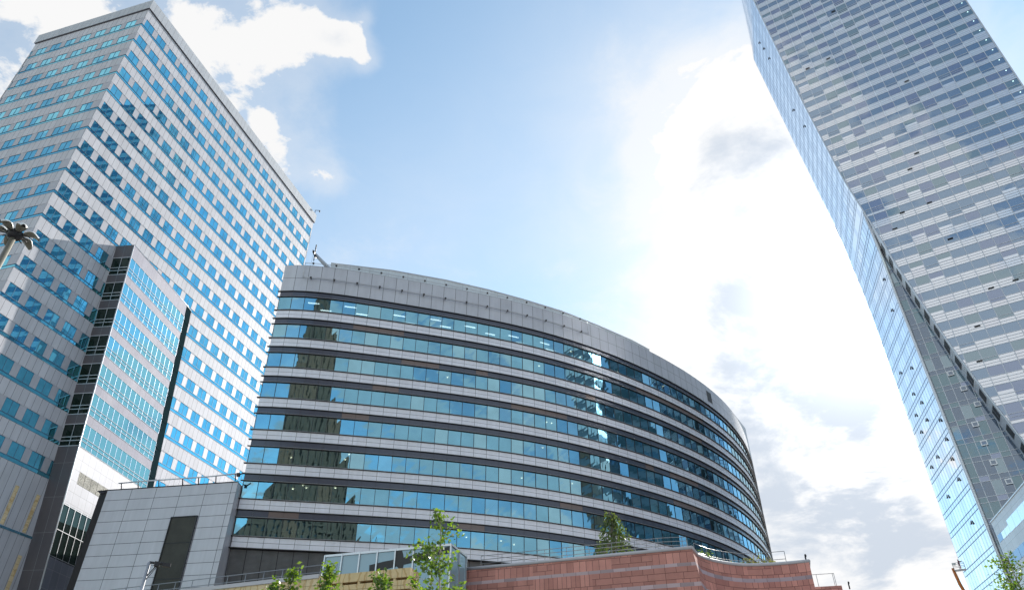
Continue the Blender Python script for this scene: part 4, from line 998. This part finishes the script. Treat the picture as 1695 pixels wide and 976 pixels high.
# ------------------------------------------------------------------ sandstone wall, slotted block, glass hall
def sandstone():
    Z1 = 11.2
    a = np.array([*hz(150, 995, Z1), 0]); b = np.array([*hz(528, 952.5, Z1), 0])
    d = (b - a); L = np.linalg.norm(d); d /= L; n = np.array([d[1], -d[0], 0])
    root = thing('sandstone_wall', tuple(a), 'plain yellow sandstone terrace wall with white coping', 'wall')
    w = MB(); w.frame_box(a, d, -n, UPV, 0, L, 0, 3, 0, Z1 + ZC - .12); w.build('wall', M['sandstone'], root)
    c = MB(); c.frame_box(a, d, -n, UPV, 0, L, -.08, 3, Z1 + ZC - .118, Z1 + ZC + .1); c.build('coping', M['coping_stone'], root)
    railing('terrace_railing', [tuple((a - n * 1.2)[:2]), tuple((b - n * 1.2 + d * .3)[:2])], Z1 + ZC + .1, 'thin dark railing behind the sandstone wall', rows=(.5, .9), gap=1.35, mat='grey_metal', rad=.025)
    # slotted block
    a = np.array([*hz(524.5, 953.6, 11.2), 0]); b = np.array([*hz(680.5, 938.6, 11.2), 0]); d = b - a; L = np.linalg.norm(d); d /= L; n = np.array([d[1], -d[0], 0]); a = a + n * .05
    root = thing('slotted_screen_wall', tuple(a), 'yellow sandstone block wall with dark ventilation slots', 'wall')
    Z = 11.2 + ZC
    for k in range(5):
        z1 = Z - .62 * k; h = .46 if k else .56
        z0 = z1 - .48
        c = MB(); c.frame_box(a, d, -n, UPV, 0, L, 0, 1.2, z0, z1); c.build('stone_course', M['sand_block'], root)
        s = MB()
        for u in np.arange(.55, L, 1.1): s.frame_box(a, d, -n, UPV, u - .07, u + .07, .04, 1.1, z0 - .14, z0 - .001)
        s.build('spacer', M['sand_block'], root)
    c = MB(); c.frame_box(a, d, -n, UPV, 0, L, .02, 1.2, 0, Z - .62 * 5); c.frame_box(a, d, -n, UPV, .02, L - .02, 1.0, 1.15, Z - 3.2, Z - .05); c.build('base_wall', M['sandstone'], root)
    # glass hall behind
    Z2 = 14.2
    a = np.array([*hz(538.8, 918.8, Z2), 0]); b = np.array([*hz(747, 899.5, Z2), 0]); e = np.array([*hz(772, 919, Z2), 0])
    root = thing('glass_hall', tuple(a), 'frosted blue glass hall with a large black sign shape', 'building')
    d = b - a; L = np.linalg.norm(d); d /= L; n = np.array([d[1], -d[0], 0]); d2 = e - b; L2 = np.linalg.norm(d2); d2 /= L2; n2 = np.array([d2[1], -d2[0], 0])
    w = MB(); w.quad((*a[:2], 0), (*b[:2], 0), (*b[:2], Z2 + ZC), (*a[:2], Z2 + ZC)); w.quad((*b[:2], 0), (*e[:2], 0), (*e[:2], Z2 + ZC), (*b[:2], Z2 + ZC))
    w.poly([(*a[:2], Z2 + ZC), (*b[:2], Z2 + ZC), (*e[:2], Z2 + ZC), (e[0] - 6, e[1] + 4, Z2 + ZC), (a[0], a[1] + 6, Z2 + ZC)]); w.quad((a[0], a[1] + 6, 0), (*a[:2], 0), (*a[:2], Z2 + ZC), (a[0], a[1] + 6, Z2 + ZC))
    win = w.build('glass_wall', M['hall_glass'], root)
    f = MB(); np_ = 7
    for j in range(np_ + 1): u = L * j / np_; f.frame_box(a, d, -n, UPV, u - .045, u + .045, -.09, .0, 0, Z2 + ZC)
    for zz in (Z2 + ZC - .12, Z2 + ZC - 2.85, Z2 + ZC - 5.5): f.frame_box(a, d, -n, UPV, 0, L, -.07, -.002, zz, zz + (.14 if zz > Z2 + ZC - 1 else .05))
    for u in (L2 * .5, L2 - .05): f.frame_box(b, d2, -n2, UPV, u - .04, u + .04, -.08, .0, 0, Z2 + ZC)
    f.frame_box(b, d2, -n2, UPV, 0, L2, -.07, -.002, Z2 + ZC - .12, Z2 + ZC)
    f.build('window_frame', M['steel'], win)
    def on(px, py, out=.03):
        r = ray(px, py); t = np.dot(a, n) / np.dot(r, n); p = r * t + n * out; return (p[0], p[1], p[2] + ZC)
    s = MB()
    def plate(pts):
        fr_ = [on(*q, .03) for q in pts]; bk_ = [on(*q, .004) for q in pts]; s.poly(fr_)
        for i in range(len(pts)): j = (i + 1) % len(pts); s.quad(fr_[i], bk_[i], bk_[j], fr_[j])
    plate([(611.5, 948), (611.5, 934.8), (635, 928.8), (650, 926), (654.5, 924), (656.2, 909.2), (664.8, 908.2), (667, 915), (668, 922), (700, 914.5), (746, 903), (746, 914), (700, 926), (668, 934), (664, 952), (660, 940), (657, 936.5), (640, 941)])
    s.build('sign_shape', M['black_panel'], root)
sandstone()

# ------------------------------------------------------------------ lamps and mast
def flower_lamp():
    az = radians(-42.58); D = 16.0; z = .6414 * D + ZC; x, y = D * sin(az), D * cos(az)
    root = thing('street_lamp', (x, y, 0), 'tall street lamp with petal shaped heads in a ring before the tower', 'street lamp')
    p = MB(); p.tube([(x, y, 0), (x, y, z * .5), (x, y, z - .05)], [.09, .075, .06], 10); p.build('pole', M['pole_paint'], root)
    h = MB(); h.lathe((x, y, z), [(0, -.13), (.11, -.11), (.16, -.05), (.17, .03), (.11, .08), (0, .1)], 14)
    for k in range(12): a = 2 * pi * k / 12; h.tube([(x + .15 * cos(a), y + .15 * sin(a), z - .02), (x + .27 * cos(a), y + .27 * sin(a), z - .03)], .012, 5)
    h.build('hub', M['dark_metal'], root)
    for k in range(6):
        a = 2 * pi * k / 6 + .35; ca, sa = cos(a), sin(a); pt = MB(); n = 9
        top, bot = [], []
        for i in range(n):
            f = i / (n - 1); r = .15 + .32 * f; wd = .10 * sin(pi * (.12 + .80 * f)) ** .7 + .01; zz = .03 + .08 * sin(pi * f) - .05 * f
            top.append([(r, wd * s, zz + .05 * (1 - s * s)) for s in (-1, -.5, 0, .5, 1)]); bot.append([(r, wd * s, zz - .03 * (1 - s * s) - .012) for s in (-1, -.5, 0, .5, 1)])
        W_ = lambda q: (x + ca * q[0] - sa * q[1], y + sa * q[0] + ca * q[1], z + q[2])
        for i in range(n - 1):
            for j in range(4):
                pt.quad(W_(top[i][j]), W_(top[i + 1][j]), W_(top[i + 1][j + 1]), W_(top[i][j + 1]), 0, None, True); pt.quad(W_(bot[i][j + 1]), W_(bot[i + 1][j + 1]), W_(bot[i + 1][j]), W_(bot[i][j]), 1, None, True)
            for j in (0, 4): pt.quad(W_(top[i][j]), W_(bot[i][j]), W_(bot[i + 1][j]), W_(top[i + 1][j]), 0)
        pt.build('lamp_head', [M['lamp_shell'], M['lamp_under']], root)
flower_lamp()
def mast():
    az = radians(-26.29); D = 30.0; z = .2526 * D + ZC; x, y = D * sin(az), D * cos(az)
    root = thing('mast_lamp', (x, y, 0), 'slim steel mast with short braced arm before the low grey building', 'lamp post')
    p = MB(); p.tube([(x, y, 0), (x, y, z)], [.075, .06], 10); p.build('pole', M['steel'], root)
    d = np.array([cos(radians(20)), sin(radians(20)), 0]); q = np.array([x, y, z])
    a = MB(); a.tube([q, q + d * .7], .045, 6); a.tube([q - UPV * .55, q + d * .32], .02, 5); a.tube([q - UPV * .7, q + d * .36], .012, 5); a.build('arm', M['dark_metal'], root)
    h = MB(); h.frame_box(q + d * .26, d, np.cross(UPV, d), UPV, -.07, .1, -.09, .09, -.12, .04); h.frame_box(q + d * .6, d, np.cross(UPV, d), UPV, -.14, .14, -.08, .08, -.1, .03); h.build('lamp_head', M['dark_metal'], root)
mast()

# ------------------------------------------------------------------ boom lift with a worker at the skyscraper
def person(loc, facing, label):
    me = bpy.data.meshes.new('person'); L = 1.75
    ca, sa = cos(facing), sin(facing)
    pts = dict(pelvis=(0, 0, .95, .13), waist=(0, 0, 1.1, .12), chest=(0, .0, 1.35, .15), neck=(0, .0, 1.50, .06), head=(.02, 0, 1.60, .095), crown=(.02, 0, 1.70, .085),
               hl=(0, .10, .90, .10), kl=(.03, .11, .50, .07), al=(0, .11, .09, .05), fl=(.14, .12, .04, .04), hr=(0, -.10, .90, .10), kr=(.02, -.11, .50, .07), ar=(0, -.11, .09, .05), fr=(.14, -.12, .04, .04),
               sl=(0, .2, 1.43, .065), el=(.25, .24, 1.36, .05), wl=(.5, .2, 1.42, .04), gl=(.6, .19, 1.43, .045), sr=(0, -.2, 1.43, .065), er=(.22, -.25, 1.32, .05), wr=(.46, -.2, 1.36, .04), gr=(.56, -.19, 1.37, .045))
    names = list(pts); ed = [('pelvis', 'waist'), ('waist', 'chest'), ('chest', 'neck'), ('neck', 'head'), ('head', 'crown'), ('pelvis', 'hl'), ('hl', 'kl'), ('kl', 'al'), ('al', 'fl'), ('pelvis', 'hr'), ('hr', 'kr'), ('kr', 'ar'), ('ar', 'fr'), ('chest', 'sl'), ('sl', 'el'), ('el', 'wl'), ('wl', 'gl'), ('chest', 'sr'), ('sr', 'er'), ('er', 'wr'), ('wr', 'gr')]
    me.from_pydata([(ca * pts[n][0] - sa * pts[n][1], sa * pts[n][0] + ca * pts[n][1], pts[n][2]) for n in names], [(names.index(a), names.index(b)) for a, b in ed], [])
    o = bpy.data.objects.new('person', me); COL.objects.link(o); o.location = loc
    o.modifiers.new('skin', 'SKIN')
    for i, n in enumerate(names): r = pts[n][3]; me.skin_vertices[0].data[i].radius = (r, r)
    me.skin_vertices[0].data[0].use_root = True
    s = o.modifiers.new('sub', 'SUBSURF'); s.levels = 1; s.render_levels = 1
    me.materials.append(M['cloth_red']); tag(o, label, 'person')
    hm = MB(); hm.lathe((loc[0] + ca * .02, loc[1] + sa * .02, loc[2] + 1.63), [(.125, 0), (.125, .05), (.1, .11), (.0, .14)], 10); h = hm.build('helmet', M['lamp_shell'], None, loc); h.location = (0, 0, 0); h.parent = o
def boom_lift():
    az = radians(31.02); D = 150.0; x, y = D * sin(az), D * cos(az); zf = .2325 * D + ZC
    root = thing('boom_lift', (x - 3, y - 8, 0), 'orange boom lift raising a basket beside the glass skyscraper', 'lift')
    side = np.array([cos(az), -sin(az), 0]); fwd = np.array([sin(az), cos(az), 0])
    c = np.array([x, y, zf])
    b = MB(); b.frame_box(c, side, fwd, UPV, -.3, 1.5, -.5, .5, -.12, 0.0)
    for s in (-.3, .6, 1.5):
        for w in (-.5, .5): b.tube([c + side * s + fwd * w, c + side * s + fwd * w + UPV * 1.1], .035, 5)
    for h in (.55, 1.1):
        for w in (-.5, .5): b.tube([c + side * -.3 + fwd * w + UPV * h, c + side * 1.5 + fwd * w + UPV * h], .035, 5)
        for s in (-.3, 1.5): b.tube([c + side * s + fwd * -.5 + UPV * h, c + side * s + fwd * .5 + UPV * h], .035, 5)
    b.build('basket', M['grey_metal'], root)
    bm = MB(); e = c + side * -.45 - UPV * .1; g0 = np.array([x - 3, y - 8, 1.6])
    kn = np.array([*(e + side * .9)[:2], zf - 5.2]); bm.tube([e + UPV * .5, e + side * .25 - UPV * 2.2, kn], [.22, .30, .24], 8); bm.tube([kn + UPV * .3, kn - UPV * 6 + side * .9, g0 * .5 + kn * .5, g0], [.24, .28, .36, .45], 8); bm.build('boom', M['orange_paint'], root)
    ch = MB(); ch.frame_box(np.array([x - 3, y - 8, 0]), side, fwd, UPV, -1.2, 1.2, -2.5, 2.5, .55, 1.9); ch.build('chassis', M['orange_paint'], root)
    for s in (-1.2, 1.2):
        for w in (-1.8, 1.8):
            p = np.array([x - 3, y - 8, .55]) + side * s + fwd * w; wl = MB(); wl.tube([p - side * .2, p + side * .2], .55, 16); wl.build('wheel', M['dark_metal'], root)
    ct = MB(); ct.box(tuple(c + side * -.05 + UPV * .95 + fwd * -.4), (.5, .35, .35)); ct.build('control_box', M['blind'], root)
    person(tuple(c + side * .75), atan2(side[1], side[0]), 'worker in dark red clothes standing in the raised lift basket')
boom_lift()

# ------------------------------------------------------------------ trees and plants
def leaf_quads(mb, p, size, rnd, mi=0, droop=0.0):
    v = np.array([rnd.gauss(0, 1), rnd.gauss(0, 1), rnd.gauss(0, .8) - droop]); v /= np.linalg.norm(v) + 1e-9
    w = np.cross(v, np.array([rnd.gauss(0, 1), rnd.gauss(0, 1), rnd.gauss(0, 1)])); w /= np.linalg.norm(w) + 1e-9
    a = p; t = p + v * size; m1 = p + v * size * .45 + w * size * .33; m2 = p + v * size * .45 - w * size * .33
    mb.quad(a, m1, t, m2, mi)
def young_tree(base, top, z_low, label, seed, spread, leaf, dens, lsize=.10, group=None, bark='bark_pale', name='young_tree', lean=None):
    rnd = random.Random(seed); b = np.array(base, float); t = np.array(top, float)
    root = thing(name, tuple(b), label, 'tree', group)
    H = t[2] - b[2]; n = 14
    path = [b + (t - b) * (k / n) + np.array([rnd.gauss(0, .03), rnd.gauss(0, .03), 0]) * (k > 0) * H / 9 for k in range(n + 1)]
    tr = MB(); tr.tube(path, [.075 * (1 - .88 * k / n) * H / 9 + .006 for k in range(n + 1)], 8)
    cr = MB()
    def pt(f): i = min(int(f * n), n - 1); return path[i] + (path[i + 1] - path[i]) * (f * n - i)
    f0 = max(.2, (z_low - b[2]) / H)
    nl = int(30 * dens)
    for k in range(nl):
        f = f0 + (1 - f0) * (k + rnd.random()) / nl
        p = pt(f); L = spread * (1.05 - .82 * (f - f0) / (1 - f0)) * rnd.uniform(.5, 1.1); a = rnd.uniform(0, 2 * pi)
        d = np.array([cos(a), sin(a), rnd.uniform(.35, 1.0)]); d /= np.linalg.norm(d)
        q = [p + d * L * s + UPV * (-.12 * L * s * s) + np.array([rnd.gauss(0, .03), rnd.gauss(0, .03), 0]) for s in (0, .35, .7, 1.0)]; q[0] = p
        tr.tube(q, [.016 * (1 - f * .6), .011, .007, .003], 5)
        for s in np.linspace(.28, 1.0, max(3, int(L * 7))):
            c = p + d * L * s + UPV * (-.12 * L * s * s)
            if rnd.random() < .22: continue
            for _ in range(rnd.randint(4, 10)):
                leaf_quads(cr, c + np.array([rnd.gauss(0, .085), rnd.gauss(0, .085), rnd.gauss(0, .08)]), lsize * rnd.uniform(.65, 1.25), rnd, 0, .3)
    for _ in range(14): leaf_quads(cr, t + np.array([rnd.gauss(0, .07), rnd.gauss(0, .07), rnd.gauss(-.05, .1)]), lsize, rnd, 0, .2)
    tr.build('trunk', M[bark], root); cr.build('crown', M[leaf], root)
    return root
def dz(px, py, D):
    d = ray(px, py); d = d * (D / hypot(d[0], d[1])); return np.array([d[0], d[1], d[2] + ZC])
t = dz(729, 853, 22.0); b = dz(748, 976, 22.0)
young_tree((b[0], b[1], 0), t, 5.2, 'tall thin young tree with sparse bright leaves before the glass hall', 3, 2.0, 'leaf_birch', 1.5, lsize=.14)
for (px, py, D, sp_, sd, lb, dn) in ((632, 953, 21, 1.2, 8, 'low bushy young tree before the slotted sandstone wall', 2.2), (545, 938, 20, .75, 12, 'slender young tree at the left end of the slotted wall', 1.6), (487, 944, 19, .6, 17, 'narrow young tree before the plain sandstone wall', 1.5), (452, 966, 19, .5, 21, 'smallest young tree, its tip just showing before sandstone', 1.0)):
    t = dz(px, py, D); young_tree((t[0] + .25, t[1], 0), t, t[2] - 2.2, lb, sd, sp_ * .85, 'leaf_birch', dn * .9, lsize=.12)
t = dz(1665, 922, 26.0); young_tree((t[0] + .6, t[1], 0), t, t[2] - 3, 'leafy young tree in the lower right corner before the skyscraper', 33, 1.5, 'leaf_birch', 2.0)

def willow():
    p = dz(1016, 912, 60.0); base = np.array([p[0], p[1], ZR + ZC - .1]); top = dz(1016, 848, 60.0)
    root = thing('willow_tree', tuple(base), 'drooping green willow behind the straight red stone wall', 'tree')
    rnd = random.Random(4); H = top[2] - base[2]
    tr = MB(); tr.tube([base, base + UPV * H * .4 + np.array([.1, 0, 0]), base + UPV * H * .9], [.16, .1, .03], 8); cr = MB()
    for k in range(150):
        f = rnd.random() ** .8; zc = .30 + .70 * f; R = 2.15 * max(0, 1 - (zc - .30) / .73) ** .62 + .10
        a = rnd.uniform(0, 2 * pi); r = R * sqrt(rnd.uniform(.1, 1))
        s = base + UPV * H * zc + np.array([r * cos(a), r * sin(a), rnd.uniform(-.2, .2)])
        if k % 3 == 0: tr.tube([base + UPV * H * zc * .8, (s + base + UPV * H * zc) / 2 + UPV * .2, s], [.03, .02, .008], 4)
        L = rnd.uniform(.7, 1.9) * (1 - .3 * f); drift = np.array([cos(a), sin(a), 0]) * .25
        for q in range(int(L * 17)):
            w = q / (L * 17); c = s + drift * w - UPV * L * w + np.array([rnd.gauss(0, .10), rnd.gauss(0, .10), 0])
            leaf_quads(cr, c, rnd.uniform(.14, .26), rnd, 0, 1.6)
    tr.build('trunk', M['bark'], root); cr.build('crown', M['leaf_willow'], root)
willow()
def shrub(px, py, D, r, h, label, seed, mat, cnt):
    p = dz(px, py, D); rnd = random.Random(seed); base = np.array([p[0], p[1], ZR + ZC - .1])
    root = thing('shrub', tuple(base), label, 'shrub'); st = MB(); cr = MB(); zt = p[2] - base[2] + h
    for k in range(26):
        a = rnd.uniform(0, 2 * pi); rr = r * sqrt(rnd.random()); e = base + np.array([rr * cos(a), rr * sin(a), zt * rnd.uniform(.75, 1.05) * (1 - .25 * (rr / r) ** 2)])
        st.tube([base + np.array([rr * .3 * cos(a), rr * .3 * sin(a), 0]), (base + e) / 2 + np.array([rnd.gauss(0, .1), 0, .1]), e], [.02, .015, .006], 4)
        for _ in range(cnt): c = e + np.array([rnd.gauss(0, .2), rnd.gauss(0, .2), -abs(rnd.gauss(0, .35))]); leaf_quads(cr, c, rnd.uniform(.08, .16), rnd)
    st.build('stem', M['bark'], root); cr.build('foliage', M[mat], root)
shrub(1255, 934, 54, 1.9, .35, 'brownish shrub behind the curved prow railing', 2, 'leaf_shrub', 40)
shrub(1165, 920, 50, .5, .5, 'small yellow green plant behind the near end of the prow railing', 6, 'leaf_birch', 9)

# ------------------------------------------------------------------ what the curved glass mirrors: towers across the square and along the street
def palace():
    m, tt, out = new_mat('palace_stone')
    uv = tt.node('ShaderNodeUVMap').outputs[0]; sp = tt.node('ShaderNodeSeparateXYZ'); tt.put(sp.inputs[0], uv)
    fu = tt.m('FRACT', tt.m('DIVIDE', sp.outputs[0], 3.2)); fv = tt.m('FRACT', tt.m('DIVIDE', sp.outputs[1], 4.2))
    wn = tt.m('MULTIPLY', tt.m('MULTIPLY', tt.m('GREATER_THAN', fu, .32), tt.m('LESS_THAN', fu, .72)), tt.m('MULTIPLY', tt.m('GREATER_THAN', fv, .25), tt.m('LESS_THAN', fv, .78)))
    oc = tt.node('ShaderNodeTexCoord').outputs['Object']; k = tt.m('ADD', .7, tt.m('MULTIPLY', tt.noise(oc, .12, 6, .65), .6))
    c = tt.vm('SCALE', (.115, .064, .038)); tt.put(c.node.inputs[3], k); c = tt.mix(wn, c, (.03, .035, .04))
    tt.l.new(principled(tt, c, .85).outputs[0], out.inputs[0]); st = m
    cx, cy = -8.0, -250.0
    root = thing('stone_tower', (cx, cy, 0), 'stepped brown stone tower mirrored in the left windows of the curved building', 'tower')
    def tier(name, hw, hd, z0, z1, ox=0, oy=0, ribs=True):
        b = MB(); b.frame_box((cx + ox, cy + oy, 0), (1, 0, 0), (0, 1, 0), (0, 0, 1), -hw, hw, -hd, hd, z0, z1)
        if ribs:
            for x in np.arange(-hw + .8, hw, 3.2):
                b.frame_box((cx + ox + x, cy + oy, 0), (1, 0, 0), (0, 1, 0), (0, 0, 1), -.45, .45, hd + .01, hd + .8, z0, z1 + .6)
            b.frame_box((cx + ox, cy + oy, 0), (1, 0, 0), (0, 1, 0), (0, 0, 1), -hw - .8, hw + .8, -hd - .8, hd + 1.0, z1, z1 + 1.4)
        b.build(name, st, root)
    tier('base', 62, 26, 0, 42); tier('base', 40, 22, 42, 62); tier('shaft', 28, 22, 62, 172); tier('shaft', 26, 20, 173.4, 192); tier('crown', 22, 17, 193.4, 207); tier('crown', 13, 12, 208.4, 217)
    s = MB(); s.tube([(cx, cy, 216), (cx, cy, 222), (cx, cy, 228), (cx, cy, 248)], [5, 4, 1.6, .4], 12); s.build('spire', st, root)
    for ox in (-26, 26):
        for (zz, rr) in ((172, 3.2), (62, 4.5)):
            k = 1 if zz > 100 else 1.8; t_ = MB(); t_.lathe((cx + ox * k * .88, cy + 16, zz), [(rr, 0), (rr, 7), (rr * 1.15, 7.2), (rr * .9, 9.5), (rr * .5, 11.5), (.3, 12.5), (.15, 17), (0, 17.2)], 14); t_.build('turret', st, root)
palace()
def street_tower(x0, y0, w, d, h, ang, label, cols, seed):
    root = thing('street_tower', (x0, y0, 0), label, 'office tower'); rnd = random.Random(seed)
    ax = np.array([cos(ang), sin(ang), 0]); ay = np.array([-sin(ang), cos(ang), 0]); o = np.array([x0, y0, 0.])
    b = MB(); b.frame_box(o, ax, ay, UPV, 0, w, 0, d, 0, h); b.build('core_wall', M['grey_metal'], root)
    for z in np.arange(4, h - 3, 3.8):
        g = MB(); k = 0
        for (org, du, nn_, ln) in ((o, ax, -ay, w), (o, ay, -ax, d), (o + ax * w, ay, ax, d), (o + ay * d, ax, ay, w)):
            for u in np.arange(0, ln - 1.2, 1.9):
                g.quad(*[tuple(org + du * uu + nn_ * .12 + UPV * zz) for uu, zz in ((u + .1, z), (u + 1.8, z), (u + 1.8, z + 2.3), (u + .1, z + 2.3))], rnd.choice((0, 0, 1)))
        g.build('ribbon_window', cols, root)
street_tower(100, 34, 16, 24, 150, radians(20), 'dark glass tower mirrored in the middle of the curved windows', [M['street_glass'], M['street_glass']], 1)
street_tower(112, 64, 20, 26, 118, radians(-5), 'grey glass tower mirrored right of middle in the curved windows', [M['street_glass'], M['sky_teal_glass']], 2)
